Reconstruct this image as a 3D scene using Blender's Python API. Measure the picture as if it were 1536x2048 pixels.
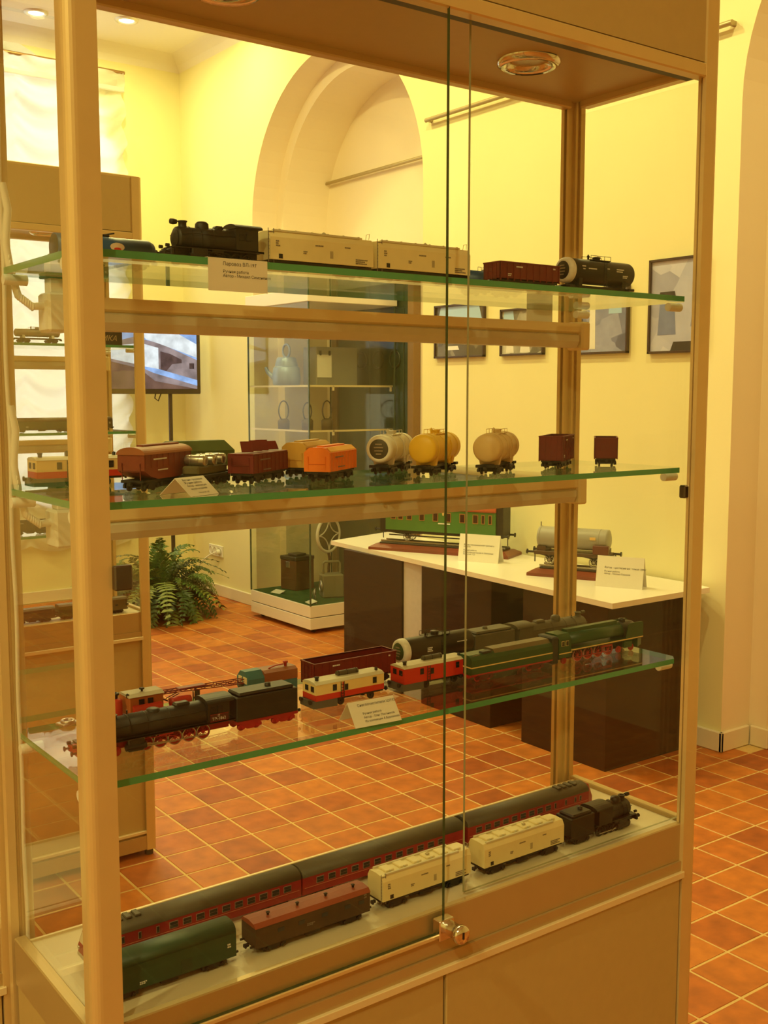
import bpy, bmesh, math, random
from mathutils import Vector, Matrix
random.seed(7)
PI = math.pi
S = bpy.context.scene
COL = S.collection
for o in list(bpy.data.objects):
    bpy.data.objects.remove(o)

# ------------------------------------------------------------------ camera
YAW, PITCH, FPX = math.radians(36.355), math.radians(6.152), 2186.48
CAM = Vector((-0.4145, -1.0718, 1.4783))
cam = bpy.data.cameras.new('camera')
cam.sensor_fit = 'VERTICAL'
cam.sensor_height = 36.0
cam.lens = 36.0 * FPX / 2048.0
cam.clip_start = 0.02
cam.clip_end = 60
camo = bpy.data.objects.new('camera', cam)
COL.objects.link(camo)
FW = Vector((math.sin(YAW) * math.cos(PITCH), math.cos(YAW) * math.cos(PITCH), -math.sin(PITCH)))
RT = Vector((math.cos(YAW), -math.sin(YAW), 0))
UP = RT.cross(FW)
camo.matrix_world = Matrix(((RT.x, UP.x, -FW.x, CAM.x), (RT.y, UP.y, -FW.y, CAM.y), (RT.z, UP.z, -FW.z, CAM.z), (0, 0, 0, 1)))
S.camera = camo
# ------------------------------------------------------------------ world, exposure
W = bpy.data.worlds.new('sky')
S.world = W
W.use_nodes = True
bg = W.node_tree.nodes['Background']
bg.inputs[0].default_value = (0.86, 0.92, 1.0, 1)
bg.inputs[1].default_value = 0.8
S.view_settings.view_transform = 'Standard'
S.view_settings.look = 'None'
S.view_settings.gamma = 1
S.view_settings.use_curve_mapping = False
S.view_settings.exposure = 0.22
S.cycles.transparent_max_bounces = 48
S.cycles.max_bounces = 16
S.cycles.glossy_bounces = 6
S.cycles.diffuse_bounces = 6
# daylight behind the curtained window
dl = bpy.data.lights.new('daylight', 'AREA')
dl.shape = 'RECTANGLE'
dl.size, dl.size_y = 2.1, 3.0
dl.energy = 46
dl.color = (1.0, 0.97, 0.93)
dlo = bpy.data.objects.new('daylight', dl)
COL.objects.link(dlo)
dlo.location = (1.75, 7.05, 2.2)
dlo.rotation_euler = (-PI / 2, 0, 0)
LAMPS = [(2.67, 5.98, 8), (2.88, 5.37, 10), (2.14, 6.19, 5), (2.25, 4.0, 24), (2.15, 2.6, 22), (2.2, 0.9, 25),
         (1.3, 4.6, 22), (1.3, 2.9, 20), (-0.6, 4.4, 16), (-2.4, -0.6, 44), (-1.9, -2.4, 44), (-3.2, -1.9, 30)]  # besides the visible ones by the window, unseen lamps added to light walls and posts
LAMPCOL = (1.0, 0.885, 0.34)

# ------------------------------------------------------------------ materials
MATS = {}
def M(name, rgb, rough=0.5, metal=0.0, var=0.10, scale=40.0, bump=0.0, spec=0.5, bscale=None):
    if name in MATS:
        return MATS[name]
    m = bpy.data.materials.new(name)
    m.use_nodes = True
    nt = m.node_tree
    b = nt.nodes['Principled BSDF']
    b.inputs['Roughness'].default_value = rough
    b.inputs['Metallic'].default_value = metal
    b.inputs['Specular IOR Level'].default_value = spec
    tc = nt.nodes.new('ShaderNodeTexCoord')
    nz = nt.nodes.new('ShaderNodeTexNoise')
    nz.inputs['Scale'].default_value = scale
    nz.inputs['Detail'].default_value = 4
    nt.links.new(tc.outputs['Object'], nz.inputs['Vector'])
    mx = nt.nodes.new('ShaderNodeMix')
    mx.data_type = 'RGBA'
    mx.inputs[6].default_value = (*[max(0, c * (1 - var)) for c in rgb], 1)
    mx.inputs[7].default_value = (*[min(1, c * (1 + var)) for c in rgb], 1)
    nt.links.new(nz.outputs['Fac'], mx.inputs[0])
    nt.links.new(mx.outputs[2], b.inputs['Base Color'])
    if bump:
        n2 = nt.nodes.new('ShaderNodeTexNoise')
        n2.inputs['Scale'].default_value = bscale or scale * 4
        nt.links.new(tc.outputs['Object'], n2.inputs['Vector'])
        bp = nt.nodes.new('ShaderNodeBump')
        bp.inputs['Strength'].default_value = bump
        bp.inputs['Distance'].default_value = 0.002
        nt.links.new(n2.outputs['Fac'], bp.inputs['Height'])
        nt.links.new(bp.outputs['Normal'], b.inputs['Normal'])
    MATS[name] = m
    return m

def glass(name, tint=(0.965, 0.975, 0.955), f0=0.042):
    m = bpy.data.materials.new(name)
    m.use_nodes = True
    nt = m.node_tree
    nt.nodes.remove(nt.nodes['Principled BSDF'])
    out = nt.nodes['Material Output']
    tr = nt.nodes.new('ShaderNodeBsdfTransparent')
    tr.inputs[0].default_value = (*tint, 1)
    gl = nt.nodes.new('ShaderNodeBsdfGlossy')
    gl.inputs['Roughness'].default_value = 0.0
    gl.inputs['Color'].default_value = (1, 1, 1, 1)
    lw = nt.nodes.new('ShaderNodeLayerWeight')
    lw.inputs[0].default_value = 0.5
    p5 = nt.nodes.new('ShaderNodeMath'); p5.operation = 'POWER'; p5.inputs[1].default_value = 5
    ma = nt.nodes.new('ShaderNodeMath'); ma.operation = 'MULTIPLY_ADD'
    ma.inputs[1].default_value = 1 - f0; ma.inputs[2].default_value = f0
    nt.links.new(lw.outputs['Facing'], p5.inputs[0])
    nt.links.new(p5.outputs[0], ma.inputs[0])
    mix = nt.nodes.new('ShaderNodeMixShader')
    nt.links.new(ma.outputs[0], mix.inputs[0])
    nt.links.new(tr.outputs[0], mix.inputs[1])
    nt.links.new(gl.outputs[0], mix.inputs[2])
    nt.links.new(mix.outputs[0], out.inputs[0])
    return m

GLASS = glass('clear_glass', (0.97, 0.97, 0.94), 0.015)
SHELFGLASS = glass('shelf_glass', (0.95, 0.975, 0.955), 0.05)
CASEGLASS = glass('case_glass', (0.94, 0.955, 0.92), 0.03)
EDGE = M('green_glass_edge', (0.085, 0.36, 0.17), 0.15, var=0.15, scale=8)
ALU = M('warm_tinted_aluminium', (0.70, 0.53, 0.26), 0.36, 0.35, 0.06, 25)  # silver aluminium; the golden tint stands in for warm room light
PEDGE = M('pane_edge_olive', (0.05, 0.07, 0.025), 0.2)
PEDGE2 = M('pane_edge_pale', (0.34, 0.32, 0.18), 0.2)
ALUD = M('dark_groove', (0.07, 0.065, 0.06), 0.5, 0.2)
PANEL = M('warm_tinted_panel', (0.50, 0.36, 0.15), 0.45, 0, 0.05, 60)  # panel colour carries the warm light as a tint too
RAIL = M('satin_rail', (0.50, 0.36, 0.17), 0.38, 0.35, 0.05, 20)  # rails share the warm-light tint of the posts
STRIP = M('pale_edge_strip', (0.78, 0.66, 0.42), 0.4, 0.2, 0.04, 20)
DECK = M('white_deck_board', (0.76, 0.68, 0.50), 0.5, 0, 0.05, 20)
CHROME = M('chrome', (0.75, 0.73, 0.70), 0.12, 1.0, 0.03)
DCHROME = M('dark_chrome', (0.14, 0.12, 0.11), 0.15, 0.9, 0.1)
WHITEPL = M('white_plastic', (0.82, 0.80, 0.74), 0.4, 0, 0.04)
LAMPPL = M('cream_lamp_housing', (0.86, 0.69, 0.38), 0.4, 0, 0.05, 12)
WALL = M('yellow_wall_paint', (0.86, 0.805, 0.46), 0.75, 0, 0.03, 3, bump=0.05, bscale=120, spec=0.15)
WALLIN = M('cream_alcove_paint', (0.87, 0.77, 0.58), 0.75, 0, 0.03, 3, bump=0.05, bscale=120, spec=0.15)
CEIL = M('ceiling_paint', (0.86, 0.82, 0.72), 0.8, 0, 0.02, 3, spec=0.1)
BASEB = M('baseboard_paint', (0.80, 0.72, 0.55), 0.45, 0, 0.04, 8)
PAPER = M('card_paper', (0.84, 0.82, 0.77), 0.7, 0, 0.03, 30, spec=0.2)
INK = M('ink', (0.05, 0.045, 0.05), 0.7)
BLACK = M('model_black', (0.010, 0.009, 0.009), 0.42, 0, 0.3, 90)
SOOT = M('sooty_black', (0.020, 0.017, 0.013), 0.5, 0, 0.3, 70)
RED = M('wheel_red', (0.36, 0.010, 0.014), 0.45, 0, 0.2, 90)
STEEL = M('steel', (0.5, 0.48, 0.45), 0.3, 0.9, 0.1, 60)
CREAM = M('model_cream', (0.84, 0.73, 0.42), 0.5, 0, 0.06, 60)
CREAMD = M('model_cream_roof', (0.66, 0.60, 0.42), 0.55, 0, 0.12, 80)
MARK = M('stencil_mark', (0.22, 0.18, 0.14), 0.6, 0, 0.2, 200)
MARKW = M('white_mark', (0.75, 0.73, 0.7), 0.6, 0, 0.2, 200)
REDBR = M('oxide_red', (0.16, 0.011, 0.011), 0.55, 0, 0.2, 60)
REDBR2 = M('rust_brown', (0.23, 0.040, 0.018), 0.55, 0, 0.2, 60)
ORANGE = M('bright_orange', (0.85, 0.20, 0.012), 0.5, 0, 0.12, 60)
YELLOW = M('tank_yellow', (0.88, 0.58, 0.04), 0.42, 0, 0.06, 60)
BUFF = M('tank_buff', (0.72, 0.52, 0.24), 0.45, 0, 0.08, 60)
OCHRE = M('hopper_ochre', (0.62, 0.36, 0.07), 0.5, 0, 0.1, 60)
DGREEN = M('dark_green', (0.035, 0.075, 0.03), 0.45, 0, 0.2, 60)
MOSS = M('moss_green', (0.085, 0.12, 0.025), 0.55, 0, 0.15, 60)
VANG = M('van_green', (0.018, 0.062, 0.032), 0.5, 0, 0.2, 60)
COACHR = M('coach_red', (0.31, 0.010, 0.013), 0.42, 0, 0.12, 60)
ROOFG = M('coach_roof_grey', (0.085, 0.070, 0.042), 0.6, 0, 0.15, 60)
CARR = M('railcar_red', (0.56, 0.028, 0.012), 0.42, 0, 0.1, 60)
CARY = M('railcar_cream', (0.80, 0.60, 0.26), 0.45, 0, 0.07, 60)
TEAL = M('cab_teal', (0.05, 0.16, 0.19), 0.5, 0, 0.2, 60)
BLUE = M('wagon_blue', (0.02, 0.09, 0.24), 0.4, 0, 0.15, 60)
GREYL = M('loco_grey', (0.12, 0.105, 0.065), 0.55, 0, 0.2, 60)
LGREEN = M('loco_green', (0.016, 0.062, 0.018), 0.35, 0, 0.15, 60)
STRIPE = M('stripe_yellow', (0.78, 0.55, 0.22), 0.45, 0, 0.06, 60)
TANKW = M('tank_white', (0.74, 0.72, 0.66), 0.45, 0, 0.06, 60)
WIND = M('window_dark', (0.02, 0.02, 0.022), 0.1, 0, 0.3, 60)
WINL = M('window_frame_pale', (0.36, 0.25, 0.2), 0.4, 0.2, 0.1, 60)

# ------------------------------------------------------------------ mesh builder
class MB:
    def __init__(s):
        s.v = []; s.f = []; s.sm = []
    def add(s, vs, fs, sm=False):
        o = len(s.v)
        s.v += [tuple(v) for v in vs]
        s.f += [tuple(i + o for i in f) for f in fs]
        s.sm += [sm] * len(fs)
        return s
    def hull(s, pts):
        bm = bmesh.new()
        for p in pts: bm.verts.new(p)
        bmesh.ops.convex_hull(bm, input=bm.verts)
        bmesh.ops.dissolve_limit(bm, angle_limit=0.01, verts=bm.verts, edges=bm.edges)
        bmesh.ops.recalc_face_normals(bm, faces=bm.faces)
        bm.verts.index_update()
        s.add([v.co[:] for v in bm.verts], [[v.index for v in f.verts] for f in bm.faces])
        bm.free()
        return s
    def box(s, x0, x1, y0, y1, z0, z1, c=0):
        if c:
            pts = []
            for X, ix in ((x0, 1), (x1, -1)):
                for Y, iy in ((y0, 1), (y1, -1)):
                    for Z, iz in ((z0, 1), (z1, -1)):
                        pts += [(X, Y + iy * c, Z + iz * c), (X + ix * c, Y, Z + iz * c), (X + ix * c, Y + iy * c, Z)]
            return s.hull(pts)
        v = [(x0, y0, z0), (x1, y0, z0), (x1, y1, z0), (x0, y1, z0), (x0, y0, z1), (x1, y0, z1), (x1, y1, z1), (x0, y1, z1)]
        return s.add(v, [(3, 2, 1, 0), (4, 5, 6, 7), (0, 1, 5, 4), (1, 2, 6, 5), (2, 3, 7, 6), (3, 0, 4, 7)])
    def prism(s, poly, ax, a, b, sm=False):
        n = len(poly)
        def P(t, p):
            return (t, p[0], p[1]) if ax == 'x' else (p[0], t, p[1]) if ax == 'y' else (p[0], p[1], t)
        v = [P(a, p) for p in poly] + [P(b, p) for p in poly]
        s.add(v, [tuple(range(n - 1, -1, -1)), tuple(range(n, 2 * n))])
        o = len(s.v) - 2 * n
        for i in range(n):
            j = (i + 1) % n
            s.f.append((o + i, o + j, o + n + j, o + n + i)); s.sm.append(sm)
        return s
    def cyl(s, p0, p1, r0, r1=None, n=16, cap=True):
        r1 = r0 if r1 is None else r1
        p0, p1 = Vector(p0), Vector(p1)
        d = (p1 - p0).normalized()
        a = d.orthogonal().normalized(); b = d.cross(a)
        v = []
        for p, r in ((p0, r0), (p1, r1)):
            for i in range(n):
                t = 2 * PI * i / n
                v.append(p + (a * math.cos(t) + b * math.sin(t)) * r)
        s.add(v, [(i, (i + 1) % n, n + (i + 1) % n, n + i) for i in range(n)], True)
        if cap:
            s.add(v[:n], [tuple(range(n - 1, -1, -1))]); s.add(v[n:], [tuple(range(n))])
        return s
    def lathe(s, prof, org=(0, 0, 0), ax='z', n=24):
        ox, oy, oz = org
        v = []; m = len(prof)
        for r, t in prof:
            for i in range(n):
                q = 2 * PI * i / n; c, d = r * math.cos(q), r * math.sin(q)
                v.append((ox + t, oy + c, oz + d) if ax == 'x' else (ox + d, oy + t, oz + c) if ax == 'y' else (ox + c, oy + d, oz + t))
        f = [(k * n + i, k * n + (i + 1) % n, (k + 1) * n + (i + 1) % n, (k + 1) * n + i) for k in range(m - 1) for i in range(n)]
        return s.add(v, f, True)
    def tube(s, pts, r, n=8, cap=True):
        pts = [Vector(p) for p in pts]; v = []; a = None
        for i, p in enumerate(pts):
            d = (pts[min(i + 1, len(pts) - 1)] - pts[max(i - 1, 0)]).normalized()
            a = d.orthogonal().normalized() if a is None else (a - d * a.dot(d)).normalized()
            b = d.cross(a)
            rr = r[i] if isinstance(r, (list, tuple)) else r
            v += [p + (a * math.cos(2 * PI * k / n) + b * math.sin(2 * PI * k / n)) * rr for k in range(n)]
        s.add(v, [(i * n + k, i * n + (k + 1) % n, (i + 1) * n + (k + 1) % n, (i + 1) * n + k) for i in range(len(pts) - 1) for k in range(n)], True)
        if cap:
            s.add(v[:n], [tuple(range(n - 1, -1, -1))]); s.add(v[-n:], [tuple(range(n))])
        return s
    def torus(s, c, ax, R, r, n=24, k=8):
        pts = []
        c = Vector(c)
        e = {'x': (Vector((0, 1, 0)), Vector((0, 0, 1)), Vector((1, 0, 0))), 'y': (Vector((1, 0, 0)), Vector((0, 0, 1)), Vector((0, 1, 0))), 'z': (Vector((1, 0, 0)), Vector((0, 1, 0)), Vector((0, 0, 1)))}[ax]
        v = []
        for i in range(n):
            t = 2 * PI * i / n; q = e[0] * math.cos(t) + e[1] * math.sin(t)
            for j in range(k):
                u = 2 * PI * j / k
                v.append(c + q * (R + r * math.cos(u)) + e[2] * r * math.sin(u))
        return s.add(v, [(i * k + j, ((i + 1) % n) * k + j, ((i + 1) % n) * k + (j + 1) % k, i * k + (j + 1) % k) for i in range(n) for j in range(k)], True)
    def mesh(s, name):
        m = bpy.data.meshes.new(name)
        m.from_pydata(s.v, [], s.f)
        m.polygons.foreach_set('use_smooth', s.sm)
        m.update()
        return m

def link(name, data, parent=None, loc=None, rot=None):
    o = bpy.data.objects.new(name, data)
    COL.objects.link(o)
    if parent: o.parent = parent
    if loc is not None: o.location = loc
    if rot is not None: o.rotation_euler = rot
    return o
def P(name, mb, mat, parent=None, loc=None, rot=None, label=None):
    me = mb.mesh(name)
    me.materials.append(mat)
    o = link(name, me, parent, loc, rot)
    if label: o['label'] = label
    return o
_shared = {}
def SH(name, key, fn, mat, parent, loc=None, rot=None):
    k = (key, mat.name)
    if k not in _shared:
        me = fn().mesh(key); me.materials.append(mat); _shared[k] = me
    return link(name, _shared[k], parent, loc, rot)
def tag(o, label, cat, group=None):
    o['label'] = label; o['category'] = cat
    if group: o['group'] = group
    return o
def T(name, label, cat, loc=(0, 0, 0), rz=0.0, group=None):
    return tag(link(name, None, None, loc, (0, 0, rz)), label, cat, group)
def ST(name, mb, mat, parent=None):
    o = P(name, mb, mat, parent)
    if parent is None: o['kind'] = 'structure'
    return o
def TX(body, size, parent, mat, mtx, name='lettering', align='LEFT', italic=0.0):
    c = bpy.data.curves.new('t', 'FONT')
    c.body = body; c.size = size; c.align_x = align; c.resolution_u = 2; c.shear = italic
    o = bpy.data.objects.new('t', c); COL.objects.link(o)
    dg = bpy.context.evaluated_depsgraph_get()
    me = bpy.data.meshes.new_from_object(o.evaluated_get(dg))
    bpy.data.objects.remove(o); bpy.data.curves.remove(c)
    me.materials.clear(); me.materials.append(mat); me.name = name
    r = link(name, me, parent); r.matrix_local = mtx
    return r
def face_m(origin, xdir, up):
    x = Vector(xdir).normalized(); u = Vector(up).normalized(); n = x.cross(u)
    return Matrix(((x.x, u.x, n.x, origin[0]), (x.y, u.y, n.y, origin[1]), (x.z, u.z, n.z, origin[2]), (0, 0, 0, 1)))

# ------------------------------------------------------------------ room shell
XW, XA1, XA2 = 3.33, 3.52, 3.87       # right wall, first reveal, alcove back
YB, ZC = 6.57, 3.93                   # back wall, ceiling
XL, YF = -4.6, -6.5
ARCHES = [4.585, 0.73]
RA1, RA2, ZSPR = 0.925, 0.84, 2.62
def arch_pts(cy, R, n=36):
    return [(cy - R, 0.0)] + [(cy - R * math.cos(PI * i / n), ZSPR + R * math.sin(PI * i / n)) for i in range(n + 1)] + [(cy + R, 0.0)]
mb = MB()
ys = [YF]
for cy in sorted(ARCHES):
    a, b = cy - RA1, cy + RA1
    mb.add([(XW, ys[-1], 0), (XW, a, 0), (XW, a, ZC), (XW, ys[-1], ZC)], [(0, 1, 2, 3)])
    pts = arch_pts(cy, RA1)[1:-1]
    for (y0, z0), (y1, z1) in zip(pts, pts[1:]):
        mb.add([(XW, y0, z0), (XW, y1, z1), (XW, y1, ZC), (XW, y0, ZC)], [(0, 1, 2, 3)])
    ys.append(b)
mb.add([(XW, ys[-1], 0), (XW, YB, 0), (XW, YB, ZC), (XW, ys[-1], ZC)], [(0, 1, 2, 3)])
wall_r = ST('wall_right', mb, WALL)
mb = MB()
for cy in ARCHES:
    o1, o2 = arch_pts(cy, RA1), arch_pts(cy, RA2)
    for (xa, oa, xb, ob, sm) in ((XW, o1, XA1, o1, True), (XA1, o1, XA1, o2, False), (XA1, o2, XA2, o2, True)):
        for i in range(len(oa) - 1):
            mb.add([(xa, *oa[i]), (xa, *oa[i + 1]), (xb, *ob[i + 1]), (xb, *ob[i])], [(0, 1, 2, 3)], False)
    mb.add([(XA2, cy - 1, 0), (XA2, cy + 1, 0), (XA2, cy + 1, ZC), (XA2, cy - 1, ZC)], [(0, 1, 2, 3)])
P('alcove_lining', mb, WALLIN, wall_r)

# back wall with an arched window opening
WX, WR, WZ0, WSILL, WD = 1.75, 1.08, 2.83, 0.72, 0.3
wp = [(WX - WR, WSILL)] + [(WX - WR * math.cos(PI * i / 40), WZ0 + WR * math.sin(PI * i / 40)) for i in range(41)] + [(WX + WR, WSILL)]
mb = MB()
mb.add([(XL, YB, 0), (WX - WR, YB, 0), (WX - WR, YB, ZC), (XL, YB, ZC)], [(0, 1, 2, 3)])
mb.add([(WX + WR, YB, 0), (XW, YB, 0), (XW, YB, ZC), (WX + WR, YB, ZC)], [(0, 1, 2, 3)])
mb.add([(WX - WR, YB, 0), (WX + WR, YB, 0), (WX + WR, YB, WSILL), (WX - WR, YB, WSILL)], [(0, 1, 2, 3)])
for (x0, z0), (x1, z1) in zip(wp[1:-1], wp[2:-1]):
    mb.add([(x0, YB, z0), (x1, YB, z1), (x1, YB, ZC), (x0, YB, ZC)], [(0, 1, 2, 3)])
for i in range(len(wp)):
    a, b = wp[i], wp[(i + 1) % len(wp)]
    mb.add([(a[0], YB, a[1]), (b[0], YB, b[1]), (b[0], YB + WD, b[1]), (a[0], YB + WD, a[1])], [(0, 1, 2, 3)])
wall_b = ST('wall_back', mb, WALL)
mb = MB(); mb.add([(XL, YF, 0), (XL, YB, 0), (XL, YB, ZC), (XL, YF, ZC)], [(0, 1, 2, 3)]); ST('wall_left', mb, WALL)
mb = MB(); mb.add([(XL, YF, 0), (XA2, YF, 0), (XA2, YF, ZC), (XL, YF, ZC)], [(0, 1, 2, 3)]); ST('wall_front', mb, WALL)
mb = MB(); mb.add([(XL, YF, ZC), (XA2, YF, ZC), (XA2, YB, ZC), (XL, YB, ZC)], [(0, 1, 2, 3)])
ST('ceiling', mb, CEIL)
# cove where wall meets ceiling
mb = MB()
mb.prism([(XW, ZC), (XW, ZC - 0.10), (XW - 0.03, ZC - 0.06), (XW - 0.08, ZC - 0.02), (XW - 0.11, ZC)], 'y', YF, YB)
ST('trim_1', mb, CEIL)
mb = MB()
mb.prism([(YB, ZC), (YB, ZC - 0.10), (YB - 0.03, ZC - 0.06), (YB - 0.08, ZC - 0.02), (YB - 0.11, ZC)], 'x', XL, XW)
ST('trim_2', mb, CEIL)

# floor: grout bed + individual terracotta tiles
mg = M('tile_grout', (0.68, 0.49, 0.20), 0.8, 0, 0.15, 60, spec=0.2)
mb = MB(); mb.add([(XL, YF, -0.0014), (XA2, YF, -0.0014), (XA2, YB + WD, -0.0014), (XL, YB + WD, -0.0014)], [(0, 1, 2, 3)])
floor = ST('floor', mb, mg)
mt = bpy.data.materials.new('terracotta_tile'); mt.use_nodes = True
nt = mt.node_tree; b_ = nt.nodes['Principled BSDF']
geo = nt.nodes.new('ShaderNodeNewGeometry')
def vm(op, a, vec=None):
    n = nt.nodes.new('ShaderNodeVectorMath'); n.operation = op
    nt.links.new(a, n.inputs[0])
    if vec: n.inputs[1].default_value = vec
    return n.outputs[0]
TS, TX0, TY0 = 0.16, 3.0927, 1.573
sub = vm('SUBTRACT', geo.outputs['Position'], (TX0 - 20 * TS, TY0 - 40 * TS, -1.0))
cell = vm('FLOOR', vm('DIVIDE', sub, (TS, TS, 40.0)))
wn = nt.nodes.new('ShaderNodeTexWhiteNoise'); nt.links.new(cell, wn.inputs['Vector'])
cr = nt.nodes.new('ShaderNodeValToRGB')
cr.color_ramp.elements[0].color = (0.33, 0.075, 0.012, 1); cr.color_ramp.elements[1].color = (0.56, 0.185, 0.024, 1)
e = cr.color_ramp.elements.new(0.35); e.color = (0.45, 0.125, 0.017, 1)
nt.links.new(wn.outputs['Value'], cr.inputs[0])
nz = nt.nodes.new('ShaderNodeTexNoise'); nz.inputs['Scale'].default_value = 16; nz.inputs['Detail'].default_value = 6
nt.links.new(geo.outputs['Position'], nz.inputs['Vector'])
mx = nt.nodes.new('ShaderNodeMix'); mx.data_type = 'RGBA'; mx.blend_type = 'OVERLAY'
mx.inputs[0].default_value = 0.55
nt.links.new(cr.outputs[0], mx.inputs[6]); nt.links.new(nz.outputs['Fac'], mx.inputs[7])
nt.links.new(mx.outputs[2], b_.inputs['Base Color'])
b_.inputs['Roughness'].default_value = 0.5
bp = nt.nodes.new('ShaderNodeBump'); bp.inputs['Strength'].default_value = 0.15; bp.inputs['Distance'].default_value = 0.004
nt.links.new(nz.outputs['Fac'], bp.inputs['Height']); nt.links.new(bp.outputs[0], b_.inputs['Normal'])
hg = 0.0038
TROT = -0.0057
def tpos(i, j):
    gx, gy = (i + 0.5) * TS, (j + 0.5) * TS
    return (TX0 + math.cos(TROT) * gx - math.sin(TROT) * gy, TY0 + math.sin(TROT) * gx + math.cos(TROT) * gy)
def project(p):
    d = Vector(p) - CAM; z = d.dot(FW)
    return (768 + FPX * d.dot(RT) / z, 1024 - FPX * d.dot(UP) / z, z) if z > 0.05 else None
tiles = []
for i in range(-48, 6):
    for j in range(-51, 31):
        x, y = tpos(i, j)
        if not (XL < x < XA2 and YF < y < YB): continue
        if x > XW + 0.04 and not any(abs(y - cy) < RA2 for cy in ARCHES): continue
        q = project((x, y, 0))
        vis = q and -60 < q[0] < 1600 and 700 < q[1] < 2110
        hidden = q and ((-0.02 < x < 1.02 and y < 0.3) or q[1] > 1640 and q[0] < 1380 and not (q[1] < 1870 - 0.28 * q[0] + 60))
        tiles.append((0 if (vis and not hidden) else 1, q[2] if q else 99, x, y))
tiles.sort()
def tile_mb():
    h = TS / 2 - hg
    return MB().box(-h, h, -h, h, -0.006, 0.0, 0.0012)
for k, (v_, _, x, y) in enumerate(tiles[:300]):
    SH('tile', 'tile', tile_mb, mt, floor, (x, y, 0), (0, 0, TROT))
mb = MB(); h = TS / 2 - hg
for (v_, _, x, y) in tiles[300:]:
    mb.box(x - h, x + h, y - h, y + h, -0.006, 0.0)
o = P('far_tiles', mb, mt, floor); o['kind'] = 'stuff'

# baseboards
def bboard(name, segs):
    mb = MB()
    for (x0, y0, x1, y1) in segs:
        mb.box(min(x0, x1), max(x0, x1), min(y0, y1), max(y0, y1), 0, 0.085, 0.004)
    ST(name, mb, BASEB)
t = 0.016
bboard('baseboard_right', [(XW - t, ARCHES[1] + RA1 - t, XW, ARCHES[0] - RA1), (XW - t, ARCHES[0] + RA1, XW, YB), (XW - t, ARCHES[1] + RA1 - t, XA1 - t, ARCHES[1] + RA1),
        (XA1 - t, ARCHES[1] + RA2 - t, XA1, ARCHES[1] + RA1 - t), (XA1, ARCHES[1] + RA2 - t, XA2, ARCHES[1] + RA2), (XA2 - t, ARCHES[1] - RA2, XA2, ARCHES[1] + RA2)])
bboard('baseboard_back', [(XL, YB - t, XW, YB)])

# window: frame and panes in the arch
fm = M('window_frame_paint', (0.8, 0.8, 0.8), 0.4)
win = MB()
yo = YB + WD - 0.05
for i in range(len(wp) - 1):
    a, b = wp[i], wp[i + 1]
    win.tube([(a[0], yo, a[1]), (b[0], yo, b[1])], 0.035, 6)
win.box(WX - WR, WX + WR, yo - 0.03, yo + 0.03, WSILL, WSILL + 0.06)
w1 = ST('window_1', win, fm)
for x in (WX - 0.36, WX + 0.36):
    P('mullion', MB().box(x - 0.025, x + 0.025, yo - 0.02, yo + 0.02, WSILL, WZ0 + 1.0), fm, w1)
for z in (1.7, 2.83):
    P('transom', MB().box(WX - WR, WX + WR, yo - 0.018, yo + 0.018, z - 0.025, z + 0.025), fm, w1)
for x0, x1 in ((WX - WR, WX - 0.36), (WX - 0.36, WX + 0.36), (WX + 0.36, WX + WR)):
    for z0, z1 in ((WSILL, 1.7), (1.7, 2.83), (2.83, 3.93)):
        P('pane', MB().box(x0, x1, yo - 0.003, yo + 0.003, z0, min(z1, 3.9)), GLASS, w1)
P('window_sill', MB().box(WX - WR - 0.04, WX + WR + 0.04, YB - 0.05, YB + WD, WSILL - 0.04, WSILL, 0.006), fm, w1)

# festoon curtain
cm = bpy.data.materials.new('white_voile'); cm.use_nodes = True
nt = cm.node_tree; nt.nodes.remove(nt.nodes['Principled BSDF'])
df = nt.nodes.new('ShaderNodeBsdfDiffuse'); tl = nt.nodes.new('ShaderNodeBsdfTranslucent')
wv = nt.nodes.new('ShaderNodeTexNoise'); wv.inputs['Scale'].default_value = 300
rm = nt.nodes.new('ShaderNodeMapRange'); rm.inputs[3].default_value = 0.84; rm.inputs[4].default_value = 0.94
nt.links.new(wv.outputs['Fac'], rm.inputs[0])
cb = nt.nodes.new('ShaderNodeCombineColor')
for k in range(3): nt.links.new(rm.outputs[0], cb.inputs[k])
nt.links.new(cb.outputs[0], df.inputs[0]); nt.links.new(cb.outputs[0], tl.inputs[0])
ms = nt.nodes.new('ShaderNodeMixShader'); ms.inputs[0].default_value = 0.6
nt.links.new(df.outputs[0], ms.inputs[1]); nt.links.new(tl.outputs[0], ms.inputs[2])
nt.links.new(ms.outputs[0], nt.nodes['Material Output'].inputs[0])
cu = T('festoon_curtain', 'white festoon curtain gathered in swags across the arched window', 'curtain', (WX, YB - 0.06, 0))
cx0, cx1, cz0, cz1 = 0.55 - WX, 2.865 - WX, 0.42, 3.74
ncol, NU, NV = 6, 96, 150
pts = []
for jv in range(NV + 1):
    v = jv / NV
    for iu in range(NU + 1):
        u = iu / NU
        c = (u * ncol) % 1.0
        if iu == NU: c = 1.0
        bow = 1 - 4 * (c - 0.5) ** 2
        z = cz1 + (cz0 - cz1) * v - 0.055 * bow * (v > 0.02) * min(1, v * 4)
        ph = 2 * PI * ((cz1 - z) / 0.27 - 0.42 * bow)
        y = 0.022 * math.sin(ph) * (0.35 + bow) + 0.010 * math.sin(2.7 * ph + 5 * u) + 0.012 * math.sin(40 * u)
        xe = 0.018 * math.sin(ph * 1.3) * (1 if iu in (0, NU) else 0)
        pts.append((cx0 + (cx1 - cx0) * u + xe, y - 0.012 * (1 - bow), z))
mb = MB()
mb.add(pts, [(j * (NU + 1) + i, j * (NU + 1) + i + 1, (j + 1) * (NU + 1) + i + 1, (j + 1) * (NU + 1) + i) for j in range(NV) for i in range(NU)], True)
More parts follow.
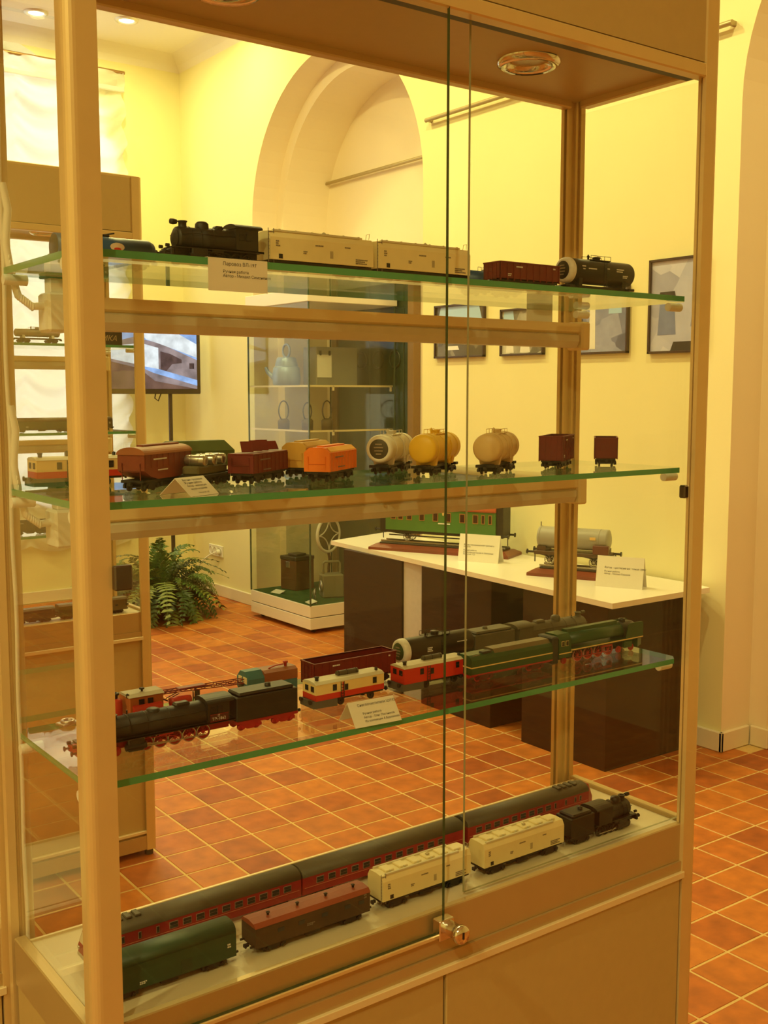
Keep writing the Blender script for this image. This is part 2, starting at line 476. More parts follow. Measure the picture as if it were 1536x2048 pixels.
P('cloth', mb, cm, cu)
P('header_band', MB().box(cx0, cx1, -0.022, 0.004, cz1 - 0.13, cz1 - 0.10, 0.003), cm, cu)
P('rod', MB().cyl((cx0 - 0.05, 0, cz1 + 0.005), (cx1 + 0.01, 0, cz1 + 0.005), 0.012, n=12), M('rod_bronze', (0.35, 0.2, 0.08), 0.4, 0.5), cu)

# picture rails on the wall
brz = M('rail_bronze', (0.42, 0.33, 0.16), 0.4, 0.4)
def rail(lbl, x, y0, y1, z):
    r = T('picture_rail', lbl, 'rail', (x, y0, z))
    P('rod', MB().cyl((0, 0, 0), (0, y1 - y0, 0), 0.011, n=10), brz, r)
    for yy in (0.012, (y1 - y0) - 0.012):
        P('bracket', MB().box(0, 0.035, yy - 0.008, yy + 0.008, -0.008, 0.012, 0.002), brz, r)
rail('thin bronze picture rail high on the yellow wall above the framed photographs', XW - 0.032, 1.69, 3.6, 2.915)
rail('thin bronze picture rail high inside the arched alcove', XA2 - 0.032, 3.79, 5.40, 2.915)

# ceiling downlights; those outside the view are added to light the room
brim = M('lamp_rim', (0.8, 0.78, 0.72), 0.3, 0.3)
em = bpy.data.materials.new('lamp_glow'); em.use_nodes = True
en = em.node_tree.nodes.new('ShaderNodeEmission'); en.inputs[0].default_value = (1, 0.86, 0.62, 1); en.inputs[1].default_value = 14
nzz = em.node_tree.nodes.new('ShaderNodeTexNoise'); nzz.inputs['Scale'].default_value = 5
em.node_tree.links.new(en.outputs[0], em.node_tree.nodes['Material Output'].inputs[0])
for k, (x, y, pw) in enumerate(LAMPS):
    lb = ['glowing ceiling downlight right of the curtained window', 'ceiling downlight at the upper edge above the cabinet header', 'ceiling downlight nearest the curtained window'][k] if k < 3 else 'added recessed ceiling downlight outside the view, there to light the room'
    d = T('ceiling_downlight', lb, 'downlight', (x, y, ZC), 0, 'ceiling downlights')
    P('rim', MB().lathe([(0.046, -0.002), (0.060, -0.014), (0.074, -0.010), (0.078, 0.0)], n=24), brim, d)
    P('bulb', MB().lathe([(0.0001, -0.014), (0.026, -0.012), (0.048, -0.004)], n=20), em, d)
    l = bpy.data.lights.new('downlight', 'AREA'); l.shape = 'DISK'; l.size = 0.09
    l.energy = pw; l.color = LAMPCOL
    lo = link('lamp_light', l, d, (0, 0, -0.03))

# ------------------------------------------------------------------ glass showcases
ZD, ZS = 0.790, (1.628, 1.364, 1.059)
CX0, CX1, CY0, CY1 = -0.013, 0.997, -0.005, 0.292
HB, HT = 1.945, 2.13
def post(x, y, sx, sy, w=0.034, d=0.023):
    """aluminium post with a rounded outer corner and grooves; (x,y) outer corner, sx/sy point inwards"""
    r = 0.012
    pr = [(w, 0), (w, 0.007), (w - 0.007, 0.007), (w - 0.007, 0.011), (w - 0.002, 0.011), (w - 0.002, 0.016), (0.020, 0.016), (0.020, d - 0.002), (0.015, d - 0.002), (0.015, d - 0.005), (0.010, d - 0.005), (0.010, d), (0, d)]
    for i in range(0, 7):
        a = PI / 2 * i / 6
        pr.append((r - r * math.cos(a), r - r * math.sin(a)))
    return [(x + sx * a, y + sy * b) for a, b in pr]
def cabinet(label, dx, dy, kind, shelves=ZS):
    c = T('glass_showcase', label, 'cabinet', (dx, dy, 0), 0, 'aluminium and glass showcases')
    for (x, y, sx, sy) in ((CX0, CY0, 1, 1), (CX1, CY0, -1, 1), (CX0, CY1, 1, -1), (CX1, CY1, -1, -1)):
        P('post', MB().prism(post(x, y, sx, sy), 'z', 0.02, HT), ALU, c)
        P('foot', MB().cyl((x + sx * 0.02, y + sy * 0.02, 0), (x + sx * 0.02, y + sy * 0.02, 0.022), 0.014, n=12), ALUD, c)
    xi0, xi1, yi0, yi1 = CX0 + 0.03, CX1 - 0.03, CY0 + 0.005, CY1 - 0.005
    # header box
    P('header_panel', MB().box(xi0, xi1, CY0 + 0.004, CY0 + 0.014, HB + 0.022, HT - 0.004), PANEL, c)
    P('header_panel', MB().box(xi0, xi1, CY1 - 0.014, CY1 - 0.004, HB + 0.022, HT - 0.004), PANEL, c)
    for x in (CX0 + 0.004, CX1 - 0.014):
        P('header_panel', MB().box(x, x + 0.010, CY0 + 0.03, CY1 - 0.03, HB + 0.022, HT - 0.004), PANEL, c)
    P('header_top', MB().box(CX0 + 0.005, CX1 - 0.005, CY0 + 0.005, CY1 - 0.005, HT - 0.006, HT + 0.004, 0.002), ALU, c)
    P('header_ceiling', MB().box(xi0 - 0.01, xi1 + 0.01, CY0 + 0.012, CY1 - 0.012, HB + 0.022, HB + 0.030), PANEL, c)
    P('header_rail', MB().box(xi0, xi1, CY0 + 0.001, CY0 + 0.022, HB, HB + 0.020, 0.002), ALU, c)
    P('sliding_track', MB().box(xi0, xi1, CY0 + 0.022, CY0 + 0.040, HB + 0.003, HB + 0.022), ALUD, c)
    P('header_rail', MB().box(xi0, xi1, CY1 - 0.022, CY1 - 0.002, HB + 0.011, HB + 0.032, 0.002), ALU, c)
    for x in (CX0 + 0.002, CX1 - 0.022):
        P('header_rail', MB().box(x, x + 0.020, CY0 + 0.03, CY1 - 0.03, HB + 0.011, HB + 0.030, 0.002), ALU, c)
    for x in (0.25, 0.75):
        d = P('cabinet_downlight', MB().lathe([(0.028, 0.004), (0.030, -0.004), (0.040, -0.009), (0.047, -0.004), (0.048, 0.002)], (x, 0.15, HB + 0.021), n=28), CHROME, c)
        P('lens', MB().lathe([(0.0001, 0.0), (0.016, -0.0005), (0.028, 0.002)], (x, 0.15, HB + 0.021), n=20), M('frosted_lens', (0.5, 0.45, 0.36), 0.25), d)
    # deck, rails and base cupboard
    P('deck_board', MB().box(CX0 + 0.012, CX1 - 0.012, CY0 + 0.018, 0.250, ZD - 0.016, ZD), DECK, c)
    P('deck_edge', MB().box(CX0 + 0.012, CX1 - 0.012, 0.250, 0.254, ZD - 0.016, ZD + 0.003), STRIP, c)
    P('base_rail', MB().box(xi0, xi1, CY0 + 0.007, CY0 + 0.018, 0.735, 0.797, 0.0015), RAIL, c)
    P('base_rail', MB().box(xi0, xi1, CY1 - 0.016, CY1 - 0.001, 0.715, 0.745, 0.0015), RAIL, c)
    for x in (CX0 + 0.001, CX1 - 0.016):
        P('base_rail', MB().box(x, x + 0.015, CY0 + 0.03, CY1 - 0.03, 0.735, 0.797, 0.0015), RAIL, c)
    ym = CY0 + 0.006
    P('trim_strip', MB().box(xi0, xi1, CY0 - 0.002, CY0 + 0.012, 0.7085, 0.7195, 0.001), STRIP, c)
    P('lower_rail', MB().box(xi0, xi1, CY0 + 0.003, CY0 + 0.016, 0.7195, 0.736), RAIL, c)
    if kind == 'doors':
        P('cupboard_door', MB().box(xi0 + 0.004, 0.4745, ym, ym + 0.016, 0.065, 0.707, 0.001), PANEL, c)
        P('cupboard_door', MB().box(0.4775, xi1 - 0.006, ym - 0.003, ym + 0.013, 0.065, 0.707, 0.001), PANEL, c)
    else:
        P('base_panel', MB().box(xi0, xi1, ym + 0.004, ym + 0.012, 0.03, 0.71), PANEL, c)
        P('trim_strip', MB().box(xi0, xi1, CY0 + 0.001, CY0 + 0.012, 0.075, 0.085, 0.001), STRIP, c)
    P('plinth_rail', MB().box(xi0, xi1, CY0 + 0.002, CY0 + 0.016, 0.022, 0.068), RAIL, c)
    for x in (CX0 + 0.004, CX1 - 0.014):
        P('base_panel', MB().box(x, x + 0.010, CY0 + 0.03, CY1 - 0.03, 0.025, 0.737), PANEL, c)
    P('base_panel', MB().box(xi0, xi1, CY1 - 0.016, CY1 - 0.006, 0.025, 0.716), PANEL, c)
    # glass
    P('back_pane', MB().box(xi0 - 0.005, xi1 + 0.005, CY1 - 0.012, CY1 - 0.008, 0.745, HB + 0.018), GLASS, c)
    for x in (CX0 + 0.010, CX1 - 0.014):
        P('side_pane', MB().box(x, x + 0.004, CY0 + 0.026, CY1 - 0.026, 0.795, HB + 0.002), GLASS, c)
    def pane(x0, x1, y, z0, em_=PEDGE, th=0.005):
        mb = MB().box(x0, x1, y, y + th, z0, HB + 0.004)
        o = P('sliding_pane', mb, GLASS, c)
        o.data.materials.append(em_)
        for p in o.data.polygons:
            if abs(p.normal.y) < 0.5: p.material_index = 1
        return o
    if kind == 'doors':
        pl = pane(0.010, 0.4710, CY0 + 0.001, 0.768)
        pr_ = pane(0.5270, xi1 + 0.020, CY0 + 0.026, 0.797, PEDGE2, 0.004)
        P('pane_channel', MB().box(0.02, 0.455, CY0 - 0.001, CY0 + 0.007, 0.7615, 0.7675, 0.001), ALU, c)
        P('finger_pull', MB().box(0.0212, 0.041, CY0 - 0.008, CY0 + 0.001, 1.276, 1.302, 0.0015), DCHROME, pl)
        P('finger_pull', MB().box(0.956, 0.972, CY0 + 0.012, CY0 + 0.024, 1.318, 1.338, 0.002), DCHROME, pr_)
        lk = P('lock', MB().box(0.451, 0.476, CY0 - 0.014, CY0 + 0.001, 0.765, 0.793, 0.0012), CHROME, pl)
        P('lock_barrel', MB().lathe([(0.010, 0.0), (0.010, -0.016), (0.0125, -0.018), (0.0125, -0.024), (0.011, -0.026), (0.0001, -0.026)], (0.471, CY0 - 0.012, 0.778), 'y', 24), CHROME, lk)
        P('keyhole', MB().box(0.4697, 0.4723, CY0 - 0.0388, CY0 - 0.0375, 0.7735, 0.7825), BLACK, lk)
    else:
        P('front_pane', MB().box(xi0 - 0.005, xi1 + 0.005, CY0 + 0.010, CY0 + 0.014, 0.795, HB + 0.002), GLASS, c)
    # shelves and pegs
    for z in shelves:
        q = 0.012
        x0, x1, y0, y1 = 0.006, 0.983, 0.030, 0.277
        mb = MB().prism([(x0 + q, y0), (x1 - q, y0), (x1, y0 + q), (x1, y1 - q), (x1 - q, y1), (x0 + q, y1), (x0, y1 - q), (x0, y0 + q)], 'z', z - 0.008, z)
        o = P('glass_shelf', mb, SHELFGLASS, c)
        o.data.materials.append(EDGE)
        for p in o.data.polygons:
            if abs(p.normal.z) < 0.5: p.material_index = 1
        for (x, y, s) in ((CX0 + 0.012, 0.05, 1), (CX0 + 0.012, 0.245, 1), (CX1 - 0.012, 0.05, -1), (CX1 - 0.012, 0.245, -1)):
            P('shelf_peg', MB().cyl((x, y, z - 0.0155), (x + s * 0.028, y, z - 0.0155), 0.0065, n=12), WHITEPL, c)
    return c
cabinet('large aluminium glass showcase in front holding four levels of model trains', 0, 0, 'doors')
cabinet('matching showcase standing behind near the curtained window, with grey header panel', 0.013, 2.106, 'panel')
cabinet('neighbouring showcase cut off at the left edge behind the front post', -0.981, 0.298, 'doors')

def shelf_lamp(label, dx, dy, zt, cable=True):
    l = T('shelf_lamp', label, 'lamp', (dx, dy, 0), 0, 'unlit strip lamps under the glass shelves')
    x0, x1 = 0.058, 0.972
    P('housing', MB().prism([(0.232, zt), (0.262, zt), (0.262, zt - 0.034), (0.244, zt - 0.040), (0.238, zt - 0.018), (0.232, zt - 0.014)], 'x', x0, x1), LAMPPL, l)
    P('diffuser', MB().prism([(0.238, zt - 0.017), (0.244, zt - 0.041), (0.236, zt - 0.040), (0.2305, zt - 0.030), (0.2305, zt - 0.020)], 'x', x0 + 0.02, x1 - 0.02), M('lamp_diffuser', (0.70, 0.64, 0.52), 0.3), l)
    P('end_cap', MB().box(x0 - 0.012, x0 + 0.016, 0.227, 0.265, zt - 0.044, zt + 0.003, 0.003), WHITEPL, l)
    P('end_cap', MB().box(x1 - 0.016, x1 + 0.004, 0.227, 0.265, zt - 0.044, zt + 0.003, 0.003), LAMPPL, l)
    b = P('bracket', MB().box(x0 - 0.006, x0 + 0.014, 0.236, 0.256, zt + 0.003, zt + 0.024, 0.001), WHITEPL, l)
    P('clip', MB().box(x0 - 0.012, x0 + 0.010, 0.232, 0.258, zt + 0.0200, zt + 0.0235, 0.001), DGREEN, b)
    if cable:
        pts = [(x0 - 0.008, 0.245, zt - 0.012), (x0 - 0.025, 0.246, zt - 0.014), (x0 - 0.04, 0.25, zt - 0.002), (0.012, 0.256, zt + 0.025), (0.009, 0.262, zt + 0.06), (0.013, 0.262, zt + 0.10), (0.008, 0.264, zt + 0.13)]
        P('cable', MB().tube(pts, 0.0048, 8), WHITEPL, l)
        mb = MB()
        for k in range(16):
            a, b2 = Vector(pts[1 + k // 6]), Vector(pts[2 + k // 6]); p = a.lerp(b2, (k % 6) / 6)
            mb.torus(p, 'x', 0.0045, 0.0012, 10, 5)
        P('cable_ribs', mb, WHITEPL, l)
    return l
shelf_lamp('unlit cream strip lamp under the top glass shelf of the front showcase', 0, 0, 1.5965)
shelf_lamp('unlit cream strip lamp under the second glass shelf of the front showcase', 0, 0, 1.3345)
shelf_lamp('unlit strip lamp under the top shelf of the showcase by the window', 0.013, 2.106, 1.5965, False)
shelf_lamp('unlit strip lamp under the second shelf of the showcase by the window', 0.013, 2.106, 1.3345, False)
# bolts that poke through the shelves
for z, lb in ((ZS[1], 'small metal clamp lying on the back left of the second shelf'), (ZS[2], 'small metal clamp lying on the back left of the third shelf')):
    n = T('shelf_clamp', lb, 'clamp', (0.066, 0.262, z + 0.0002), 0.3)
    P('plate', MB().box(-0.013, 0.013, -0.009, 0.009, 0, 0.0035, 0.001), STEEL, n)
    P('ring', MB().torus((0, 0, 0.0045), 'z', 0.0075, 0.002, 18, 6), STEEL, n)
# loose supply cable in the rear left corner
cb_ = T('power_cable', 'pale ribbed power cable running down the rear left post', 'cable', (0.0060, 0.2650, 0.755))
P('conduit', MB().tube([(0.0008 * math.sin(z * 31), 0.0008 * math.cos(z * 23), z) for z in [0.003 + i * 0.02 for i in range(58)]], 0.0026, 8), WHITEPL, cb_)

# ------------------------------------------------------------------ model trains
# local axes: x along the track (left end at -x), -y is the side towards the viewer, z = 0 at the wheel treads
def bogie_mb():
    m = MB()
    for s in (-1, 1):
        m.prism([(-0.0165, 0.008), (-0.013, 0.0105), (0.013, 0.0105), (0.0165, 0.008), (0.0165, 0.004), (0.008, 0.0045), (0.004, 0.0025), (-0.004, 0.0025), (-0.008, 0.0045), (-0.0165, 0.004)], 'y', s * 0.0125, s * 0.0148)
        for x in (-0.0105, 0.0105): m.cyl((x, s * 0.0145, 0.0055), (x, s * 0.0165, 0.0055), 0.0024, n=8)
    m.box(-0.004, 0.004, -0.0125, 0.0125, 0.006, 0.0115)
    return m
def wheelset_mb():
    m = MB().cyl((0, -0.012, 0), (0, 0.012, 0), 0.0014, n=6)
    for s in (-1, 1):
        m.lathe([(0.0001, s * 0.0085), (0.0055, s * 0.0085), (0.0055, s * 0.0108), (0.0042, s * 0.0112), (0.0001, s * 0.0105)], (0, 0, 0), 'y', 14)
    return m
def coupler_mb():
    return MB().box(-0.006, 0.0, -0.0022, 0.0022, 0.008, 0.012, 0.0008).box(-0.0075, -0.0045, -0.004, 0.002, 0.0075, 0.0125, 0.0008)
def bogies(p, L, inset=0.026, mat=BLACK, wm=None):
    for x in (-L / 2 + inset, L / 2 - inset):
        b = SH('bogie', 'bogie', bogie_mb, mat, p, (x, 0, 0))
        for dx in (-0.0105, 0.0105):
            SH('wheelset', 'wheelset', wheelset_mb, wm or SOOT, b, (dx, 0, 0.0055))
def couplers(p, L, mat=BLACK):
    SH('coupler', 'coupler', coupler_mb, mat, p, (-L / 2, 0, 0))
    SH('coupler', 'coupler', coupler_mb, mat, p, (L / 2, 0, 0), (0, 0, PI))
def frame(p, L, w=0.030, mat=BLACK):
    m = MB().box(-L / 2 + 0.001, L / 2 - 0.001, -w / 2, w / 2, 0.0105, 0.0140, 0.0006)
    m.box(-L / 2 + 0.05, L / 2 - 0.05, -0.012, 0.012, 0.0065, 0.0105)
    m.box(-0.012, 0.010, -0.0145, -0.008, 0.004, 0.0105, 0.001)
    return P('underframe', m, mat, p)
def marks(p, L, y, spots, mat=MARK, tilt=None):
    for (x, z, w, h, n) in spots:
        m = MB()
        for k in range(n):
            zz = z - k * h * 1.7
            x0 = x
            random.seed(int(abs(x) * 1e4) + k)
            while x0 < x + w * (1 - 0.25 * (k % 2)):
                d = random.uniform(0.0011, 0.0024); m.box(x0, x0 + d, y - 0.0002, y + 0.0002, zz, zz + h); x0 += d + 0.0006
        P('stencil', m, mat, p)
def ladder(p, x, y, z0, z1, mat, dx=0.006, lean=0.0):
    m = MB()
    for s in (0, dx): m.cyl((x + s, y, z0), (x + s + lean, y, z1), 0.0005, n=5)
    n = int((z1 - z0) / 0.004)
    for k in range(1, n):
        q = k / n; m.cyl((x + lean * q, y, z0 + (z1 - z0) * q), (x + dx + lean * q, y, z0 + (z1 - z0) * q), 0.0004, n=5)
    return P('ladder', m, mat, p)

def reefer(label, loc, L, ladder_end=True, flat_roof=False):
    t = T('refrigerator_wagon', label, 'model wagon', loc, 0, 'cream refrigerator wagon models')
    w, z0, ze, zr = 0.0175, 0.0145, 0.0415, 0.0500
    P('body', MB().prism([(-w, z0), (w, z0), (w, ze), (w - 0.004, zr - 0.001), (0, zr), (-w + 0.004, zr - 0.001), (-w, ze)], 'x', -L / 2, L / 2), CREAM, t)
    frame(t, L); bogies(t, L); couplers(t, L)
    P('roof_walk', MB().box(-L / 2 + 0.006, L / 2 - 0.02, -0.0150, -0.0115, zr - 0.0015, zr + 0.0012, 0.0004).box(-L / 2 + 0.006, L / 2 - 0.02, 0.0115, 0.0150, zr - 0.0015, zr + 0.0012, 0.0004), CREAMD, t)
    n = 6
    for k in range(n):
        x = -L / 2 + 0.018 + (L - 0.036) * k / (n - 1)
        h = P('roof_hatch', MB().box(x - 0.007, x + 0.007, -0.009, 0.009, zr - 0.001, zr + 0.0022, 0.0008), CREAM, t)
        P('catch', MB().box(x - 0.0012, x + 0.0012, -0.0105, -0.0085, zr, zr + 0.0026), CREAMD, h)
    P('vent_cowl', MB().lathe([(0.002, 0), (0.002, 0.003), (0.0034, 0.0035), (0.0001, 0.006)], (0.012, 0.0, zr), n=10), CREAMD, t)
    if ladder_end:
        ladder(t, -L / 2 - 0.0012, -0.015, 0.010, zr + 0.002, MARK, 0.0075, 0.0)
        P('end_rail', MB().tube([(L / 2 - 0.004, -0.013, zr), (L / 2 - 0.003, -0.013, zr + 0.007), (L / 2 - 0.003, -0.006, zr + 0.007), (L / 2 - 0.004, -0.006, zr)], 0.0004, 5), CREAMD, t)
    P('battery_door', MB().box(-L / 2 + 0.012, -L / 2 + 0.0175, -w - 0.0004, -w + 0.001, 0.0160, 0.0215), WIND, t)
    P('side_door', MB().box(0.010, 0.0145, -w - 0.0004, -w + 0.001, 0.021, 0.030), M('model_cream_door', (0.45, 0.38, 0.24), 0.6), t)
    marks(t, L, -w - 0.0003, [(-L / 2 + 0.008, 0.036, 0.004, 0.0016, 3), (-0.012, 0.0345, 0.010, 0.0016, 1), (L / 2 - 0.045, 0.0355, 0.007, 0.0014, 1), (L / 2 - 0.028, 0.0215, 0.018, 0.0014, 3), (-0.03, 0.026, 0.006, 0.0013, 2)])
    return t

def gondola(label, loc, L, H, rz=0.0, mat=REDBR, w=0.0175):
    t = T('open_wagon', label, 'model wagon', loc, rz, 'oxide red open wagon models')
    z0 = 0.013; k = 0.0012
    m = MB().box(-L / 2, L / 2, -w, w, z0, z0 + 0.0015)
    for s in (-1, 1): m.box(-L / 2, L / 2, min(s * w, s * (w - k)), max(s * w, s * (w - k)), z0, H)
    for s in (-1, 1): m.box(min(s * L / 2, s * (L / 2 - k)), max(s * L / 2, s * (L / 2 - k)), -w, w, z0, H)
    P('body', m, mat, t)
    m = MB()
    n = max(6, int(L / 0.0125))
    for i in range(n + 1):
        x = -L / 2 + 0.001 + (L - 0.002) * i / n
        for s in (-1, 1): m.box(x - 0.0008, x + 0.0008, s * w - 0.0009, s * w + 0.0009, z0 - 0.001, H - 0.0005)
    for s in (-1, 1):
        for yy in (-0.009, 0.0, 0.009): m.box(s * L / 2 - 0.0007, s * L / 2 + 0.0007, yy - 0.0007, yy + 0.0007, z0, H - 0.001)
        for zz in (z0 + 0.006, z0 + 0.012, z0 + 0.018, z0 + 0.024):
            if zz < H - 0.003: m.box(s * L / 2 - 0.0005, s * L / 2 + 0.0005, -w, w, zz - 0.0003, zz + 0.0003)
    P('side_ribs', m, mat, t)
    m = MB()
    for s in (-1, 1): m.box(-L / 2 - 0.0008, L / 2 + 0.0008, s * w - 0.0012, s * w + 0.0012, H - 0.0012, H + 0.0006)
    for s in (-1, 1): m.box(s * L / 2 - 0.0012, s * L / 2 + 0.0012, -w, w, H - 0.0012, H + 0.0006)
    P('top_rim', m, mat, t)
    frame(t, L); bogies(t, L, min(0.026, L * 0.22)); couplers(t, L)
    marks(t, L, -w - 0.0011, [(-L / 2 + 0.030, H - 0.007, 0.012, 0.0018, 1), (-L / 2 + 0.014, 0.020, 0.005, 0.0014, 2), (L / 2 - 0.014, H - 0.006, 0.003, 0.002, 1)], MARKW)
    return t

def tank(label, loc, L, R, rz, mat, bands=3, ring=None, endmat=None, zc=None, platform=True, emblem=None, bandmat=None, grp='tank wagon models'):
    t = T('tank_wagon', label, 'model wagon', loc, rz, grp)
    zc = zc or 0.0175 + R; Lb = L - 0.012
    prof = []
    for i in range(7):
        a = PI / 2 * i / 6; prof.append((max(0.0001, R * math.sin(a)), -Lb / 2 - 0.007 * math.cos(a)))
    prof += [(r, -q) for r, q in reversed(prof)]
    P('barrel', MB().lathe(prof, (0, 0, zc), 'x', 36), mat, t)
    for k in range(bands):
        x = -Lb / 2 + Lb * (k + 0.5) / bands
        P('band', MB().lathe([(R + 0.0002, x - 0.0012), (R + 0.0008, x - 0.0010), (R + 0.0008, x + 0.0010), (R + 0.0002, x + 0.0012)], (0, 0, zc), 'x', 30), bandmat or mat, t)
    if ring:
        for s in (-1,):
            P('end_ring', MB().lathe([(R * 0.70, -Lb / 2 - 0.0062), (R * 0.80, -Lb / 2 - 0.0070), (R * 0.98, -Lb / 2 - 0.0045), (R + 0.0006, -Lb / 2 - 0.0005), (R + 0.0006, -Lb / 2 + 0.004)], (0, 0, zc), 'x', 36), ring, t)
            e = P('end_disc', MB().lathe([(0.0001, -Lb / 2 - 0.0078), (R * 0.5, -Lb / 2 - 0.0075), (R * 0.72, -Lb / 2 - 0.0064)], (0, 0, zc), 'x', 30), endmat or BLACK, t)
            m = MB()
            for (yy, zz, ww) in ((0, 0.35, 0.5), (0, 0.12, 0.7), (0, -0.12, 0.62), (0, -0.35, 0.4)):
                m.box(-Lb / 2 - 0.0083, -Lb / 2 - 0.0072, -R * ww / 2, R * ww / 2, zc + zz * R - 0.0008, zc + zz * R + 0.0008)
            P('stencil', m, M('faded_mark', (0.3, 0.24, 0.17), 0.6), e)
    P('frame', MB().box(-L / 2, L / 2, -0.0075, 0.0075, 0.0105, 0.0150, 0.0006).box(-L / 2, -L / 2 + 0.012, -0.015, 0.015, 0.0105, 0.0145, 0.0006).box(L / 2 - 0.012, L / 2, -0.015, 0.015, 0.0105, 0.0145, 0.0006), BLACK, t)
    for x in (-L / 2 + 0.024, L / 2 - 0.024):
        P('saddle', MB().prism([(-0.014, 0.014), (0.014, 0.014), (R * 0.80, zc - R * 0.55), (R * 0.45, zc - R * 0.88), (-R * 0.45, zc - R * 0.88), (-R * 0.80, zc - R * 0.55)], 'x', x - 0.004, x + 0.004), mat if bandmat is None else BLACK, t)
    bogies(t, L); couplers(t, L)
    d = P('hatch', MB().lathe([(0.006, -0.002), (0.006, 0.003), (0.0066, 0.0034), (0.0066, 0.0046), (0.003, 0.0055), (0.0001, 0.0055)], (0, 0, zc + R), n=16), mat, t)
    P('valve', MB().lathe([(0.0016, 0), (0.0016, 0.004), (0.0028, 0.005), (0.0001, 0.009)], (-0.018, 0, zc + R - 0.0006), n=10), mat, d)
    if platform:
        P('platform', MB().box(-0.022, 0.022, -0.0095, -0.0055, zc + R * 0.93, zc + R * 0.93 + 0.0012).box(-0.022, 0.022, 0.0055, 0.0095, zc + R * 0.93, zc + R * 0.93 + 0.0012), mat, t)
        m = MB()
        for yy in (-0.0095, 0.0095):
            m.cyl((-0.022, yy, zc + R + 0.0055), (0.022, yy, zc + R + 0.0055), 0.0004, n=5)
            for x in (-0.022, -0.007, 0.008, 0.022): m.cyl((x, yy, zc + R * 0.93), (x, yy, zc + R + 0.0055), 0.0004, n=5)
        P('railing', m, mat, t)
    if emblem: marks(t, L, -R - 0.0001, emblem, MARKW)
    ladder(t, -0.003, -R - 0.0012, 0.014, zc + R * 0.75, BLACK if bandmat else mat, 0.006)
    return t

def hopper(label, loc, L, H, rz, mat, roofmat, style='arch', lids=False):
    t = T('hopper_wagon', label, 'model wagon', loc, rz, 'hopper wagon models')
    w = 0.0178; zb = 0.014
    P('body', MB().prism([(-L / 2, 0.025), (-L / 2, H), (L / 2, H), (L / 2, 0.025), (L / 2 - 0.014, zb + 0.004), (L * 0.22, zb), (-L * 0.22, zb), (-L / 2 + 0.014, zb + 0.004)] if style not in ('box', 'facet') else [(-L / 2, zb), (-L / 2, H), (L / 2, H), (L / 2, zb)], 'y', -w, w), mat, t)
    m = MB()
    for i in range(9):
        x = -L / 2 + 0.002 + (L - 0.004) * i / 8
        for s in (-1, 1): m.box(x - 0.0006, x + 0.0006, s * w - 0.0007, s * w + 0.0007, 0.028 if style not in ('box', 'facet') else zb, H)
    P('side_ribs', m, mat, t)
    if style == 'arch':
        pr = [(-w - 0.0012, H - 0.0005)] + [((w + 0.0012) * math.cos(PI - PI * i / 12), H + 0.0085 * math.sin(PI * i / 12)) for i in range(13)] + [(w + 0.0012, H - 0.0005)]
        P('roof', MB().prism(pr, 'x', -L / 2 - 0.0012, L / 2 + 0.0012), roofmat, t)
        P('roof_hatch', MB().box(-L / 2 + 0.02, L / 2 - 0.006, -0.0045, 0.0045, H + 0.0075, H + 0.0105, 0.0008), mat, t)
    elif style == 'hip':
        m = MB()
        m.hull([(-L / 2, -w, H), (-L / 2, w, H), (L / 2, -w, H), (L / 2, w, H), (-L / 2 + 0.020, -0.008, H + 0.013), (-L / 2 + 0.020, 0.008, H + 0.013), (L / 2 - 0.010, -0.008, H + 0.013), (L / 2 - 0.010, 0.008, H + 0.013)])
        P('roof', m, roofmat, t)
    elif style == 'facet':
        P('roof', MB().prism([(-w - 0.0005, H), (-w * 0.62, H + 0.0062), (-w * 0.40, H + 0.0068), (w * 0.40, H + 0.0068), (w * 0.62, H + 0.0062), (w + 0.0005, H)], 'x', -L / 2, L / 2), mat, t)
        P('roof_panel', MB().hull([(x, -w * f, H + z) for x in (-L / 2 + 0.006, L / 2 - 0.004) for f, z in ((0.98, 0.0006), (0.66, 0.0062), (0.64, 0.0070), (0.96, 0.0018))]), roofmat, t)
        P('roof_hatch', MB().box(-L / 2 + 0.012, L / 2 - 0.012, -0.005, 0.005, H + 0.0065, H + 0.0088, 0.0008), mat, t)
    if lids:
        P('roof', MB().box(-L / 2, L / 2, -w, w, H, H + 0.002, 0.0006), mat, t)
        for x, r in ((-L * 0.36, 1.15), (-L * 0.13, 1.25), (L * 0.06, 1.2), (L * 0.36, 0.8)):
            for y0 in (-0.003,):
                P('open_lid', MB().box(-0.008, 0.008, 0, 0.0145, -0.0006, 0.0006), mat, t, (x, y0, H + 0.0035), (r, 0.0, -0.75))
    for x in (-L * 0.13, L * 0.13):
        P('chute', MB().hull([(x - 0.012, -0.010, zb + 0.001), (x + 0.012, -0.010, zb + 0.001), (x - 0.012, 0.010, zb + 0.001), (x + 0.012, 0.010, zb + 0.001), (x - 0.005, -0.006, 0.005), (x + 0.005, -0.006, 0.005), (x - 0.005, 0.006, 0.005), (x + 0.005, 0.006, 0.005)]), mat if style == 'arch' else BLACK, t)
    frame(t, L); bogies(t, L, 0.022); couplers(t, L)
    marks(t, L, -w - 0.0008, [(-L / 2 + 0.02, H - 0.007, 0.030, 0.0016, 1), (-L / 2 + 0.03, H - 0.020, 0.024, 0.0014, 1)], MARKW if style == 'arch' else MARK)
    m = MB()
    for yy in (-0.012, 0.012): m.cyl((-L / 2 + 0.0005, yy, 0.014), (-L / 2 - 0.001, yy, 0.034), 0.0006, n=5)
    m.cyl((-L / 2 - 0.0006, -0.012, 0.024), (-L / 2 - 0.0006, 0.012, 0.024), 0.0005, n=5)
    P('end_stanchions', m, mat, t)
    return t

